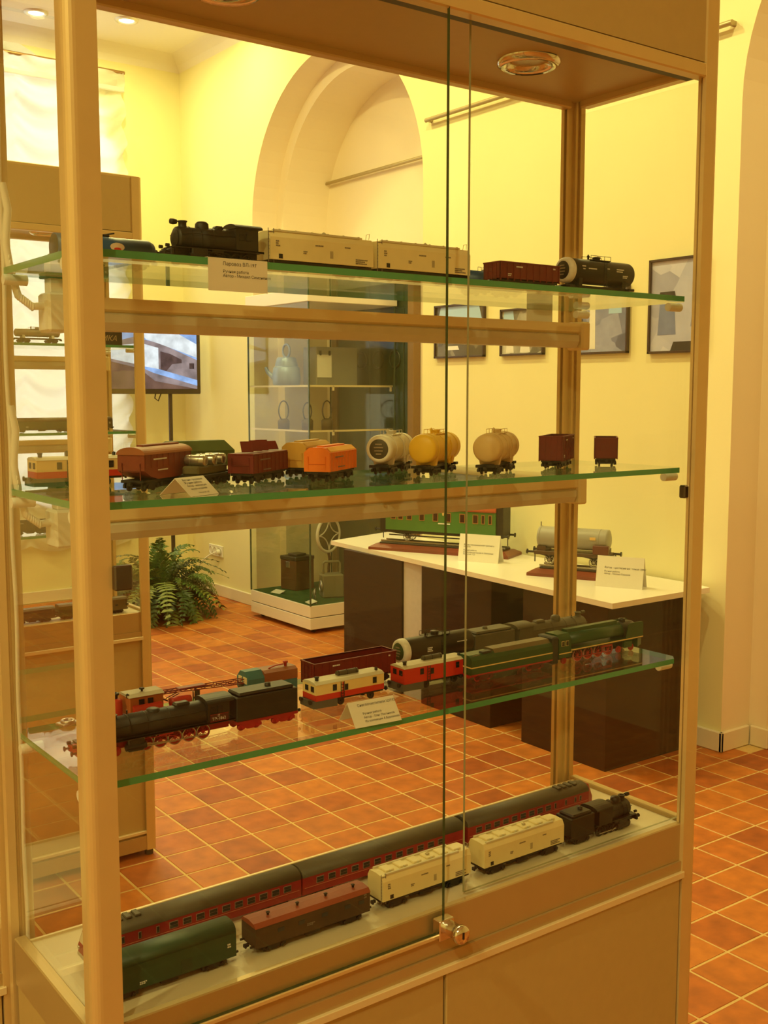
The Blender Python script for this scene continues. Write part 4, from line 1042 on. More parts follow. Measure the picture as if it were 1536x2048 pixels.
def crane_cab(label, loc):
    t = T('inspection_trolley', label, 'model railcar', loc)
    br = M('cab_brown', (0.28, 0.085, 0.03), 0.5); L = 0.080
    P('body', MB().box(-0.020, L / 2, -0.0165, 0.0165, 0.012, 0.030, 0.0008), TEAL, t)
    P('upper_body', MB().hull([(x, y, z) for x in (-0.012, L / 2) for y in (-0.0165, 0.0165) for z in (0.030, 0.043)] + [(x, y, 0.046) for x in (-0.012, L / 2) for y in (-0.010, 0.010)]), br, t)
    oct_ = [(0.0165 * 1.04 * math.cos(PI / 8 + k * PI / 4), 0.031 + 0.0175 * math.sin(PI / 8 + k * PI / 4)) for k in range(8)]
    fr = P('front_cab', MB().prism(oct_, 'x', -L / 2 + 0.003, -0.012), TEAL, t)
    for y in (-0.0072, 0.0058):
        P('windscreen', MB().box(-L / 2 + 0.0022, -L / 2 + 0.0045, y - 0.0048, y + 0.0048, 0.031, 0.040, 0.0004), M('pale_pane', (0.75, 0.62, 0.4), 0.2), fr)  # windscreen panes in a plain pale cream
    P('radiator', MB().lathe([(0.0001, -L / 2 + 0.001), (0.008, -L / 2 + 0.001), (0.009, -L / 2 + 0.0035)], (0, 0, 0.023), 'x', 18), BLACK, fr)
    windows(t, [0.008], -0.0168, 0.0255, 0.0085, 0.0085, SOOT)
    P('vent', MB().lathe([(0.002, 0.045), (0.002, 0.050), (0.0036, 0.0505), (0.0036, 0.0525), (0.0001, 0.053)], (0.028, -0.004, 0), n=10), M('crane_red', (0, 0, 0)), t)
    P('roof_pipe', MB().tube([(0.0, -0.006, 0.0465), (0.010, -0.006, 0.0490), (0.024, -0.006, 0.0495)], 0.0009, 6), M('crane_red', (0, 0, 0)), t)
    P('underframe', MB().box(-L / 2 + 0.004, L / 2, -0.0140, 0.0140, 0.009, 0.0125), BLACK, t)
    for x in (-0.024, 0.024): SH('wheelset', 'wheelset', wheelset_mb, SOOT, t, (x, 0, 0.0055))
    return t

def drum_wagon(label, loc, rz):
    t = T('machinery_wagon', label, 'model wagon', loc, rz); L = 0.088
    P('deck', MB().box(-L / 2, L / 2, -0.0140, 0.0140, 0.0105, 0.0150, 0.0006), SOOT, t)
    P('machine_body', MB().box(-L / 2 + 0.004, L / 2 - 0.004, -0.0115, 0.0115, 0.015, 0.026, 0.002), M('machine_olive', (0.12, 0.10, 0.04), 0.6), t)
    for k, x in enumerate((-0.024, 0.002, 0.028)):
        d = P('silver_drum', MB().lathe([(0.0001, -0.0135), (0.0062, -0.0135), (0.0068, -0.012), (0.0068, 0.012), (0.0062, 0.0135), (0.0001, 0.0135)], (x, 0, 0.0325), 'y', 20), STEEL, t)
        for y in (-0.006, 0.006): P('hoop', MB().torus((x, y, 0.0325), 'y', 0.0068, 0.0005, 18, 5), STEEL, d)
    bogies(t, L, 0.02); couplers(t, L)
    return t

def blue_tank(label, loc, L, emb=True):
    t = T('tank_wagon', label, 'model wagon', loc, 0, 'tank wagon models'); w = 0.0165
    pr = [(-w, 0.0125), (w, 0.0125)] + [(w * math.cos(a) ** 1 if 0 else w * math.cos(a), 0.021 + 0.0165 * math.sin(a)) for a in [PI * i / 14 for i in range(15)]]
    P('barrel', MB().prism(pr, 'x', -L / 2, L / 2 - 0.006, True), BLUE, t)
    P('end_cap', MB().hull([(L / 2 - 0.006, y, z) for y, z in pr] + [(L / 2, y * 0.82, 0.021 + (z - 0.021) * 0.82) for y, z in pr]), BLUE, t)
    P('rear_disc', MB().lathe([(0.0001, -L / 2 - 0.002), (0.013, -L / 2 - 0.0015), (0.0155, -L / 2 + 0.002)], (0, 0, 0.022), 'x', 24), SOOT, t)
    P('roof_gear', MB().box(-0.016, 0.006, -0.005, 0.005, 0.0370, 0.0400, 0.001).cyl((-0.004, 0, 0.039), (0.012, -0.004, 0.0420), 0.0009, n=6), BLACK, t)
    m = MB()
    for x in (-0.030, -0.020): m.tube([(x, -0.004, 0.0370), (x, -0.004, 0.0425), (x + 0.007, -0.004, 0.0425), (x + 0.007, -0.004, 0.0370)], 0.0005, 5)
    P('roof_rails', m, MARKW, t)
    if emb:
        e = P('emblem', MB().hull([(0.010 + 0.009 * math.cos(a), -w - 0.0004 - d, 0.0245 + 0.005 * math.sin(a)) for a in [2 * PI * i / 14 for i in range(14)] for d in (0, 0.0006)]), M('emblem_white', (0.75, 0.62, 0.5), 0.5), t)
        P('emblem_red', MB().hull([(0.010 + 0.0045 * math.cos(a), -w - 0.0008 - d, 0.0220 + 0.0018 * math.sin(a)) for a in [2 * PI * i / 12 for i in range(12)] for d in (0, 0.0006)]), M('emblem_red', (0.6, 0.03, 0.02), 0.5), e)
    frame(t, L); bogies(t, L); couplers(t, L)
    return t

# ---- top shelf
z1, z2, z3 = (z + 0.0003 for z in ZS)
blue_tank('blue rounded tank wagon with a white and red emblem, left on the top shelf', (0.108, 0.205, z1), 0.122)
blue_tank('small blue tank wagon half hidden behind the oxide red open wagon on the top shelf', (0.735, 0.212, z1), 0.115, False)
steam_loco('brown-black tank steam locomotive facing left on the top shelf', (0.205, 0.117, z1), 0.126, 0.0, tender=False, chassis=SOOT, wheels=SOOT, rim=SOOT, R=0.0142, cab_h=0.0525)
reefer('cream refrigerator wagon coupled behind the black locomotive on the top shelf', (0.3580, 0.124, z1), 0.155)
reefer('cream refrigerator wagon second behind the locomotive on the top shelf', (0.5235, 0.124, z1), 0.157)
gondola('oxide red open wagon between the cream wagons and black tank on the top shelf', (0.712, 0.118, z1), 0.118, 0.0375)
tank('black tank wagon with a pale end ring at the right of the top shelf', (0.870, 0.120, z1), 0.145, 0.0188, 0, BLACK, 0, MARKW, BLACK, emblem=[(-0.050, 0.0415, 0.008, 0.0016, 1), (-0.048, 0.0375, 0.004, 0.0016, 1), (-0.036, 0.0385, 0.018, 0.0017, 1), (0.004, 0.0405, 0.006, 0.0015, 1), (0.026, 0.0405, 0.016, 0.0018, 2), (0.040, 0.0315, 0.010, 0.0014, 2)])
# ---- second shelf: wagons set at an angle
A = 0.628
def at(nx, ny, L, a=A): return (nx + math.cos(a) * L / 2, ny + math.sin(a) * L / 2, z2)
railcar('cream and red railcar half hidden by the post on the second shelf', (0.080, 0.246, z2), 0.108, CARR, CARY, M('railcar_roof_pale', (0.6, 0.55, 0.4), 0.5))
hopper('rust red hopper wagon with arched roof at the left of the second shelf', at(0.102, 0.127, 0.115), 0.115, 0.0440, A, REDBR2, M('rust_roof', (0.36, 0.12, 0.045), 0.5), 'arch')
hopper('moss green hopper wagon with sloping roof behind the rust red hopper', (0.238, 0.243, z2), 0.108, 0.040, 0, MOSS, MOSS, 'hip')
drum_wagon('flat wagon carrying silver drums beside the rust red hopper', (0.218, 0.167, z2), A)
hopper('dark red hopper wagon with raised roof lids on the second shelf', at(0.258, 0.148, 0.112), 0.112, 0.0370, A, REDBR, REDBR, 'box', True)
hopper('ochre yellow hopper wagon behind the orange one on the second shelf', (0.412, 0.234, z2), 0.098, 0.0415, A, OCHRE, OCHRE, 'facet')
hopper('bright orange hopper wagon in front on the second shelf', at(0.352, 0.116, 0.105), 0.105, 0.0385, A, ORANGE, M('orange_panel', (0.88, 0.42, 0.04), 0.45), 'facet')
tank('white tank wagon with a dark round end on the second shelf', at(0.492, 0.172, 0.118), 0.118, 0.0195, A, TANKW, 3, TANKW, M('end_brown', (0.06, 0.05, 0.03), 0.5))
tank('bright yellow tank wagon in the middle of the second shelf', at(0.528, 0.122, 0.120, 0.55), 0.120, 0.0205, 0.55, YELLOW, 4)
tank('pale buff tank wagon to the right of the yellow one', at(0.614, 0.084, 0.118, 0.57), 0.118, 0.0205, 0.57, BUFF, 4)
gondola('oxide red open wagon set at an angle, second from right on the second shelf', at(0.776, 0.118, 0.104, 0.60), 0.104, 0.0500, 0.60)
gondola('oxide red open wagon seen end on at the right of the second shelf', at(0.888, 0.108, 0.082, 0.75), 0.082, 0.0450, 0.75)
# ---- third shelf
steam_loco('black steam locomotive with red spoked wheels and tender on the third shelf', (0.164, 0.117, z3), 0.205, 0.094, plate='ТЭ-1862', R=0.0138, drv=0.0092, bump=0.45, smk=0.044, dx0=0.432, dspan=0.366, cylx=0.064, ponyx=0.052)
railcar('cream railcar with a red lower band behind the label on the third shelf', (0.4085, 0.139, z3), 0.112, CARR, CARY, M('railcar_roof_pale', (0, 0, 0)))
railcar('all red railcar with pale roof in the middle of the third shelf', (0.556, 0.137, z3), 0.114, CARR, CARR, M('railcar_roof_pale', (0, 0, 0)))
stream_loco('green streamlined express locomotive with yellow stripe and red wheels', (0.793, 0.119, z3), 0.176, 0.200)
crane('red breakdown crane with lattice boom behind the black locomotive', (0.170, 0.203, z3))
crane_cab('teal and brown trolley with eight sided front cab behind the black tender', (0.325, 0.205, z3))
gondola('long oxide red open wagon at the back of the third shelf', (0.463, 0.205, z3), 0.142, 0.0440)
tank('black tank wagon with white end ring at the back of the third shelf', (0.622, 0.206, z3), 0.138, 0.0185, 0, M('tank_umber', (0.030, 0.018, 0.010), 0.45), 0, MARKW, DGREEN, emblem=[(-0.028, 0.0385, 0.010, 0.0015, 3), (0.030, 0.0410, 0.020, 0.0013, 1)])
g = steam_loco('grey steam locomotive at the back behind the green express engine', (0.826, 0.208, z3), 0.185, 0.090, body=GREYL, chassis=SOOT, wheels=SOOT, rim=SOOT, rz=PI, R=0.0140)
# ---- bottom deck
zd = ZD + 0.0003
coach('red power coach with cab nose at the left of the bottom deck', (0.187, 0.158, zd), 0.302, -1)
coach('red middle coach of the railcar set on the bottom deck', (0.4845, 0.158, zd), 0.288)
coach('red coach with cab nose at the right end of the bottom deck', (0.775, 0.158, zd), 0.278, 1)
van('dark green covered wagon with rounded roof in the front row of the bottom deck', (0.104, 0.068, zd), 0.170, VANG, VANG, 0.0520)
van('dark brown covered wagon with rust red roof in the front row of the bottom deck', (0.301, 0.066, zd), 0.172, M('van_umber', (0.07, 0.04, 0.022), 0.6, 0, 0.25, 60), M('van_roof_rust', (0.30, 0.065, 0.03), 0.6, 0, 0.15, 60), 0.0430, False, 4)
reefer('cream refrigerator wagon with end ladder behind the lock on the bottom deck', (0.487, 0.068, zd), 0.154)
reefer('cream refrigerator wagon beside the black locomotive on the bottom deck', (0.668, 0.066, zd), 0.160, False)
steam_loco('black steam locomotive facing right at the end of the bottom deck', (0.842, 0.066, zd), 0.104, 0.056, body=BLACK, chassis=BLACK, wheels=BLACK, rim=BLACK, rz=PI, drv=0.0080)

# ------------------------------------------------------------------ paper labels on the shelves
def tent(label, loc, rz, w, d, h, lines):
    t = T('label_card', label, 'card', loc, rz, 'folded paper label cards')
    k = 0.0005
    P('front_leaf', MB().hull([(x, y, z) for x in (-w / 2, w / 2) for y, z in ((-d / 2, 0), (0.0, h), (0.0, h - k * 2), (-d / 2 + k, 0))]), PAPER, t)
    P('back_leaf', MB().hull([(x, y, z) for x in (-w / 2, w / 2) for y, z in ((d / 2, 0), (0.0, h), (0.0, h - k * 2), (d / 2 - k, 0))]), PAPER, t)
    sl = Vector((0, d / 2, h)); ln = sl.length; u = sl.normalized(); n = Vector((1, 0, 0)).cross(u)
    for (tx, s, fx, fy) in lines:
        o = Vector((-w / 2 + fx * w, -d / 2, 0)) + u * (ln * fy) + n * 0.0004
        TX(tx, s, t, INK, face_m(o, (1, 0, 0), u))
    return t
tent('folded paper label card at the front left of the second shelf', (0.146, 0.066, z2), 0.42, 0.050, 0.046, 0.020,
     [('Вагоны грузовые', 0.0042, 0.16, 0.80), ('Ручная работа', 0.0042, 0.16, 0.64), ('Автор - коллекция', 0.0038, 0.16, 0.48), ('музея моделей', 0.0038, 0.2, 0.32), ('Масштаб 1:87', 0.0030, 0.35, 0.12)])
tent('folded paper label card in front of the cream railcar on the third shelf', (0.387, 0.047, z3), -0.06, 0.070, 0.042, 0.028,
     [('Снегоочистители ЦУМЗ', 0.0050, 0.18, 0.78), ('Ручная работа', 0.0040, 0.24, 0.46), ('Автор - Олег Постников', 0.0040, 0.24, 0.31), ('Из коллекции А.Бурлакова', 0.0040, 0.24, 0.16)])
c = T('label_card', 'paper label folded over the front edge of the top shelf', 'card', (0.1925, 0.0288, z1), 0, 'folded paper label cards')
P('front_leaf', MB().box(-0.0375, 0.0375, -0.0010, -0.0004, -0.036, 0.0006), PAPER, c)
P('top_leaf', MB().box(-0.0375, 0.0375, -0.0010, 0.030, 0.0, 0.0006), PAPER, c)
for tx, s, z in (('Паровоз ВЛ-197', 0.0056, -0.0078), ('Ручная работа', 0.0046, -0.0158), ('Автор - Михаил Симоненко', 0.0046, -0.0205)):
    TX(tx, s, c, INK, face_m((-0.0195, -0.0012, z), (1, 0, 0), (0, 0, 1)))
c = T('label_card', 'greyish paper label hanging over the back edge of the top shelf', 'card', (0.905, 0.2775, z1), 0, 'folded paper label cards')
P('back_leaf', MB().box(-0.030, 0.030, 0.0004, 0.0010, -0.046, 0.0006), PAPER, c)
P('top_leaf', MB().box(-0.030, 0.030, -0.020, 0.0010, 0.0, 0.0006), PAPER, c)

# ------------------------------------------------------------------ long table with large models
ZT = 0.690
wood = bpy.data.materials.new('dark_wenge'); wood.use_nodes = True
nt = wood.node_tree; b_ = nt.nodes['Principled BSDF']; b_.inputs['Roughness'].default_value = 0.5; b_.inputs['Specular IOR Level'].default_value = 0.25
tc = nt.nodes.new('ShaderNodeTexCoord'); mp = nt.nodes.new('ShaderNodeMapping'); mp.inputs['Scale'].default_value = (3, 3, 26)
nt.links.new(tc.outputs['Object'], mp.inputs[0])
nz = nt.nodes.new('ShaderNodeTexNoise'); nz.inputs['Scale'].default_value = 3; nz.inputs['Detail'].default_value = 6
nt.links.new(mp.outputs[0], nz.inputs['Vector'])
cr = nt.nodes.new('ShaderNodeValToRGB'); cr.color_ramp.elements[0].color = (0.012, 0.006, 0.003, 1); cr.color_ramp.elements[1].color = (0.055, 0.024, 0.011, 1)
nt.links.new(nz.outputs['Fac'], cr.inputs[0]); nt.links.new(cr.outputs[0], b_.inputs['Base Color'])
WHITETOP = M('white_tabletop', (0.84, 0.80, 0.72), 0.32, 0, 0.03, 4)
tb = T('display_table', 'long white topped display table on dark wooden pedestals along the wall', 'table', (2.70, 1.70, 0))
P('tabletop', MB().prism([(0.0, 0.0), (0.585, 0.0), (0.610, 0.10), (0.612, 2.25), (0.13, 2.12)], 'z', ZT - 0.022, ZT), WHITETOP, tb)
def ped(x0, x1, y0, y1):
    p = P('pedestal', MB().box(x0 - 2.70, x1 - 2.70, y0 - 1.70, y1 - 1.70, 0.0, ZT - 0.022, 0.002), wood, tb)
ped(2.755, 3.245, 1.77, 2.245)
ped(2.77, 3.26, 2.46, 2.955)
ped(2.79, 3.28, 3.135, 3.64)
P('end_panel', MB().box(2.80 - 2.70, 2.812 - 2.70, 2.958 - 1.70, 3.132 - 1.70, 0.0, ZT - 0.022), M('pale_grey_panel', (0.55, 0.55, 0.58), 0.5), tb)

AX = math.atan2(-0.90, 0.44)
oxw = M('plinth_mahogany', (0.20, 0.045, 0.02), 0.3, 0, 0.25, 12); ball = M('track_ballast', (0.05, 0.04, 0.028), 0.8, 0, 0.4, 200)
def plinth(t, L, w, h=0.030):
    P('plinth', MB().hull([(x, y, 0) for x in (-L / 2, L / 2) for y in (-w / 2, w / 2)] + [(x, y, h * 0.45) for x in (-L / 2, L / 2) for y in (-w / 2, w / 2)] + [(x, y, h) for x in (-L / 2 + 0.03, L / 2 - 0.03) for y in (-w / 2 + 0.03, w / 2 - 0.03)]), oxw, t)
    P('ballast', MB().box(-L / 2 + 0.045, L / 2 - 0.045, -w / 2 + 0.038, w / 2 - 0.038, h, h + 0.008, 0.002), ball, t)
    for y in (-0.030, 0.030): P('track_rail', MB().box(-L / 2 + 0.04, L / 2 - 0.04, y - 0.0022, y + 0.0022, h + 0.008, h + 0.016), STEEL, t)
    return h + 0.016
def big_wheel():
    m = MB().torus((0, 0, 0), 'y', 0.0205, 0.0025, 28, 6).cyl((0, -0.003, 0), (0, 0.003, 0), 0.005, n=12)
    for k in range(8):
        a = PI * k / 4; m.cyl((0.004 * math.cos(a), 0, 0.004 * math.sin(a)), (0.019 * math.cos(a), 0, 0.019 * math.sin(a)), 0.0014, n=5)
    return m
rimw = M('wheel_pale_rim', (0.5, 0.47, 0.4), 0.4, 0.4)
def axle(t, x, z):
    for y in (-0.031, 0.031): SH('wheel', 'bigwheel', big_wheel, rimw, t, (x, y, z + 0.023))
    P('axle_guard', MB().prism([(x - 0.022, z + 0.045), (x + 0.022, z + 0.045), (x + 0.010, z + 0.012), (x - 0.010, z + 0.012)], 'y', -0.026, -0.022).tube([(x - 0.045, -0.041, z + 0.048), (x, -0.041, z + 0.040), (x + 0.045, -0.041, z + 0.048)], 0.003, 6), SOOT, t)
def bufs(t, x, s, z):
    m = MB()
    for y in (-0.045, 0.045): m.cyl((x, y, z), (x + s * 0.030, y, z), 0.005, n=10).cyl((x + s * 0.030, y, z), (x + s * 0.034, y, z), 0.011, n=14)
    P('buffers', m, SOOT, t)
    P('brake_hose', MB().tube([(x, 0, z), (x + s * 0.012, 0, z - 0.01), (x + s * 0.012, 0, z - 0.05)], 0.0025, 6), SOOT, t)
cg = M('coach_olive_green', (0.07, 0.20, 0.045), 0.42, 0, 0.1, 20)
pc = T('large_coach_model', 'large green passenger coach model with red roof on a wooden plinth', 'model coach', (3.055, 3.135, ZT), AX)
zp = plinth(pc, 0.76, 0.19)
L = 0.60
P('body', MB().box(-L / 2, L / 2, -0.058, 0.058, zp + 0.058, zp + 0.170, 0.001), cg, pc)
P('roof', MB().prism([(-0.062, zp + 0.170)] + [(0.062 * math.cos(PI - PI * i / 12), zp + 0.170 + 0.034 * math.sin(PI * i / 12)) for i in range(13)] + [(0.062, zp + 0.170)], 'x', -L / 2, L / 2, True), M('coach_roof_orange', (0.50, 0.10, 0.035), 0.5), pc)
for s in (-1, 1):
    P('vestibule', MB().box(min(s * L / 2, s * (L / 2 + 0.036)), max(s * L / 2, s * (L / 2 + 0.036)), -0.050, 0.050, zp + 0.046, zp + 0.205, 0.002), SOOT, pc)
    bufs(pc, s * (L / 2 + 0.030), s, zp + 0.056)
P('underframe', MB().box(-L / 2, L / 2, -0.052, 0.052, zp + 0.044, zp + 0.058).box(-L / 2 + 0.02, L / 2 - 0.02, -0.057, -0.053, zp + 0.030, zp + 0.036), SOOT, pc)
for x in (-0.255, -0.215, -0.165, -0.095, -0.02, 0.05, 0.125, 0.195, 0.235, 0.272):
    w_ = 0.030 if x not in (0.235, 0.272) else 0.020
    f = P('window', MB().box(x - w_ / 2, x + w_ / 2, -0.0595, -0.057, zp + 0.112, zp + 0.158), M('brass_frame', (0.45, 0.25, 0.1), 0.35, 0.5), pc)
    P('pane', MB().box(x - w_ / 2 + 0.004, x + w_ / 2 - 0.004, -0.0602, -0.057, zp + 0.116, zp + 0.154), M('coach_pane', (0.05, 0.02, 0.015), 0.15), f)
P('name_board', MB().box(-0.005, 0.060, -0.0600, -0.058, zp + 0.100, zp + 0.106), MARKW, pc)
P('crest', MB().hull([(0.022 + dx, y, zp + 0.150 + dz) for dx, dz in ((-0.006, 0.008), (0.006, 0.008), (0.004, -0.004), (-0.004, -0.004), (0, -0.008)) for y in (-0.0598, -0.058)]), STRIPE, pc)
axle(pc, -0.19, zp); axle(pc, 0.19, zp)
tk = T('large_tank_model', 'large grey tank wagon model with spoked wheels on a wooden plinth', 'model wagon', (3.045, 2.235, ZT), AX)
zp = plinth(tk, 0.37, 0.17)
gt = M('tank_grey', (0.34, 0.33, 0.29), 0.45, 0, 0.08, 20)
P('barrel', MB().lathe([(0.0001, -0.162), (0.03, -0.160), (0.046, -0.154), (0.047, -0.150), (0.047, 0.150), (0.046, 0.154), (0.03, 0.160), (0.0001, 0.162)], (0, 0, zp + 0.118), 'x', 36), gt, tk)
for x in (-0.146, 0.0, 0.120): P('band', MB().lathe([(0.0472, x - 0.003), (0.0484, x - 0.002), (0.0484, x + 0.002), (0.0472, x + 0.003)], (0, 0, zp + 0.118), 'x', 30), gt, tk)
d = P('dome', MB().lathe([(0.021, -0.01), (0.021, 0.034), (0.023, 0.036), (0.020, 0.040), (0.0001, 0.041)], (-0.012, 0, zp + 0.160), n=24), gt, tk)
P('valve', MB().cyl((-0.15, 0, zp + 0.165), (-0.15, 0, zp + 0.185), 0.003, n=8), gt, tk)
P('underframe', MB().box(-0.165, 0.165, -0.050, 0.050, zp + 0.046, zp + 0.062, 0.001).box(-0.155, -0.115, -0.040, 0.040, zp + 0.062, zp + 0.082).box(0.115, 0.155, -0.040, 0.040, zp + 0.062, zp + 0.082), M('frame_umber', (0.09, 0.05, 0.03), 0.5), tk)
P('brake_cabin', MB().box(0.100, 0.168, -0.055, -0.036, zp + 0.062, zp + 0.100, 0.002), M('box_maroon', (0.13, 0.035, 0.025), 0.5), tk)
P('number_panel', MB().box(0.085, 0.110, -0.0490, -0.0462, zp + 0.122, zp + 0.134), STRIPE, tk)
bufs(tk, -0.165, -1, zp + 0.056); bufs(tk, 0.165, 1, zp + 0.056)
axle(tk, -0.10, zp); axle(tk, 0.10, zp)
acr = M('label_board', (0.86, 0.84, 0.78), 0.25, 0, 0.02, 20)
def board(label, loc, w, h, lines):
    t = T('label_board', label, 'card', loc, AX, 'leaning white label boards on the table')
    ln = 0.028
    P('face_sheet', MB().hull([(x, y + dy, z) for x in (-w / 2, w / 2) for y, z in ((0, 0), (ln, h)) for dy in (0, 0.0025)]), acr, t)
    P('back_leaf', MB().hull([(x, y + dy, z) for x in (-w / 2, w / 2) for y, z in ((ln * 2.6, 0), (ln + 0.001, h - 0.001)) for dy in (0, 0.0025)]), acr, t)
    u = Vector((0, ln, h)).normalized(); n = Vector((1, 0, 0)).cross(u)
    for tx, s, fx, fy in lines:
        TX(tx, s, t, INK, face_m(Vector((-w / 2 + fx * w, 0, 0)) + u * (h * fy) + n * 0.0006, (1, 0, 0), u))
board('white label board leaning in front of the green coach model', (2.965, 2.775, ZT), 0.205, 0.128, [('Вагон пассажирский третьего', 0.0105, 0.12, 0.60), ('класса', 0.0105, 0.12, 0.53), ('Ручная работа', 0.0095, 0.12, 0.40), ('Из коллекции музея А. Бородина', 0.0095, 0.12, 0.32), ('Масштаб 1:22', 0.0095, 0.12, 0.25)])
board('white label board leaning in front of the grey tank model', (2.975, 1.915, ZT), 0.195, 0.125, [('Вагон - цистерна нефтяная 1896г.', 0.0110, 0.17, 0.62), ('Ручная работа', 0.0090, 0.17, 0.50), ('Автор - Михаил Сидоров', 0.0090, 0.17, 0.42)])

# ------------------------------------------------------------------ framed photographs
def pic_mat(name, cols, sc, seed):
    m = bpy.data.materials.new(name); m.use_nodes = True; nt = m.node_tree; b = nt.nodes['Principled BSDF']
    b.inputs['Roughness'].default_value = 0.12
    tc = nt.nodes.new('ShaderNodeTexCoord'); mp = nt.nodes.new('ShaderNodeMapping'); mp.inputs['Location'].default_value = (seed, seed * 2.3, seed * 0.7); mp.inputs['Rotation'].default_value = (0.5 * seed, 0, 0)
    nt.links.new(tc.outputs['Object'], mp.inputs[0])
    vo = nt.nodes.new('ShaderNodeTexVoronoi'); vo.inputs['Scale'].default_value = sc; vo.feature = 'F1'; vo.distance = 'CHEBYCHEV'
    nt.links.new(mp.outputs[0], vo.inputs['Vector'])
    nz = nt.nodes.new('ShaderNodeTexNoise'); nz.inputs['Scale'].default_value = sc * 2; nt.links.new(mp.outputs[0], nz.inputs['Vector'])
    ad = nt.nodes.new('ShaderNodeMath'); ad.operation = 'MULTIPLY_ADD'; ad.inputs[1].default_value = 0.35
    sp = nt.nodes.new('ShaderNodeSeparateColor'); nt.links.new(vo.outputs['Color'], sp.inputs[0])
    nt.links.new(nz.outputs['Fac'], ad.inputs[0]); 
    ml = nt.nodes.new('ShaderNodeMath'); ml.operation = 'MULTIPLY'; ml.inputs[1].default_value = 0.7
    nt.links.new(sp.outputs[0], ml.inputs[0]); nt.links.new(ml.outputs[0], ad.inputs[2])
    cr = nt.nodes.new('ShaderNodeValToRGB')
    cr.color_ramp.elements[0].color = (*cols[0], 1); cr.color_ramp.elements[1].color = (*cols[-1], 1)
    for i, c in enumerate(cols[1:-1]): cr.color_ramp.elements.new((i + 1) / (len(cols) - 1)).color = (*c, 1)
    nt.links.new(ad.outputs[0], cr.inputs[0]); nt.links.new(cr.outputs[0], b.inputs['Base Color'])
    return m
FRM = M('frame_brown', (0.05, 0.025, 0.02), 0.4)
def picture(label, y0, y1, z0, z1, mat, shapes):
    t = T('framed_photograph', label, 'picture', (XW, (y0 + y1) / 2, z0), 0, 'framed photographs on the yellow wall')
    w, h = (y1 - y0), z1 - z0; k = 0.010
    P('frame', MB().box(-0.020, -0.002, -w / 2, w / 2, 0, k, 0.001).box(-0.020, -0.002, -w / 2, w / 2, h - k, h, 0.001).box(-0.020, -0.002, -w / 2, -w / 2 + k, 0, h, 0.001).box(-0.020, -0.002, w / 2 - k, w / 2, 0, h, 0.001), FRM, t)
    p = P('print', MB().box(-0.010, -0.004, -w / 2 + k, w / 2 - k, k, h - k), mat, t)
    for (a0, a1, b0, b1, c) in shapes:   # flat printed patches, left (far, +y) to right
        P('printed_patch', MB().hull([(x, w / 2 - k - (w - 2 * k) * a, k + (h - 2 * k) * b) for x in (-0.0106, -0.0100) for a, b in ((a0, b0), (a1, b0), (a0 + (a1 - a0) * 0.1, b1), (a1 - (a1 - a0) * 0.1, b1))]), c, p)
pb = M('print_blue_grey', (0.20, 0.24, 0.48), 0.2, 0, 0.2, 30); pd = M('print_dark', (0.06, 0.055, 0.06), 0.2, 0, 0.4, 40); pw = M('print_white', (0.8, 0.78, 0.76), 0.2); ps = M('print_sky', (0.40, 0.60, 0.95), 0.2, 0, 0.1, 6)
picture('framed photograph with pale sky, leftmost on the yellow wall', 3.14, 3.54, 1.668, 1.945, pic_mat('photo_a', [(0.05, 0.045, 0.04), (0.12, 0.10, 0.07), (0.3, 0.27, 0.22)], 9, 1.3), [(0.0, 1.0, 0.55, 1.0, ps), (0.2, 0.5, 0.12, 0.2, pw)])
picture('small framed photograph of striped sleepers, second from left on the wall', 2.715, 3.02, 1.666, 1.895, pic_mat('photo_b', [(0.08, 0.07, 0.06), (0.35, 0.33, 0.3), (0.75, 0.73, 0.7)], 14, 2.1), [(0.02, 0.3, 0.75, 1.0, ps), (0.1, 0.3, 0.02, 0.25, pw), (0.45, 0.7, 0.02, 0.2, pw)])
picture('framed photograph in blue grey tones seen right of the rear post', 2.195, 2.60, 1.658, 1.955, pic_mat('photo_c', [(0.10, 0.10, 0.18), (0.2, 0.22, 0.40), (0.45, 0.48, 0.75)], 10, 3.7), [(0.42, 0.52, 0.05, 0.95, pw), (0.72, 0.92, 0.60, 0.95, ps), (0.05, 0.35, 0.1, 0.55, pd)])
picture('tall framed photograph with pale ground at the right of the row', 1.795, 2.083, 1.650, 2.045, pic_mat('photo_d', [(0.30, 0.31, 0.50), (0.5, 0.52, 0.78), (0.74, 0.74, 0.95)], 6, 5.2), [(0.14, 0.5, 0.18, 0.52, pb), (0.14, 0.5, 0.56, 0.66, pd), (0.78, 1.0, 0.26, 0.4, pb), (0.84, 1.0, 0.68, 0.86, pd), (0.8, 1.0, 0.5, 0.6, pd), (0.4, 1.0, 0.0, 0.10, pd)])

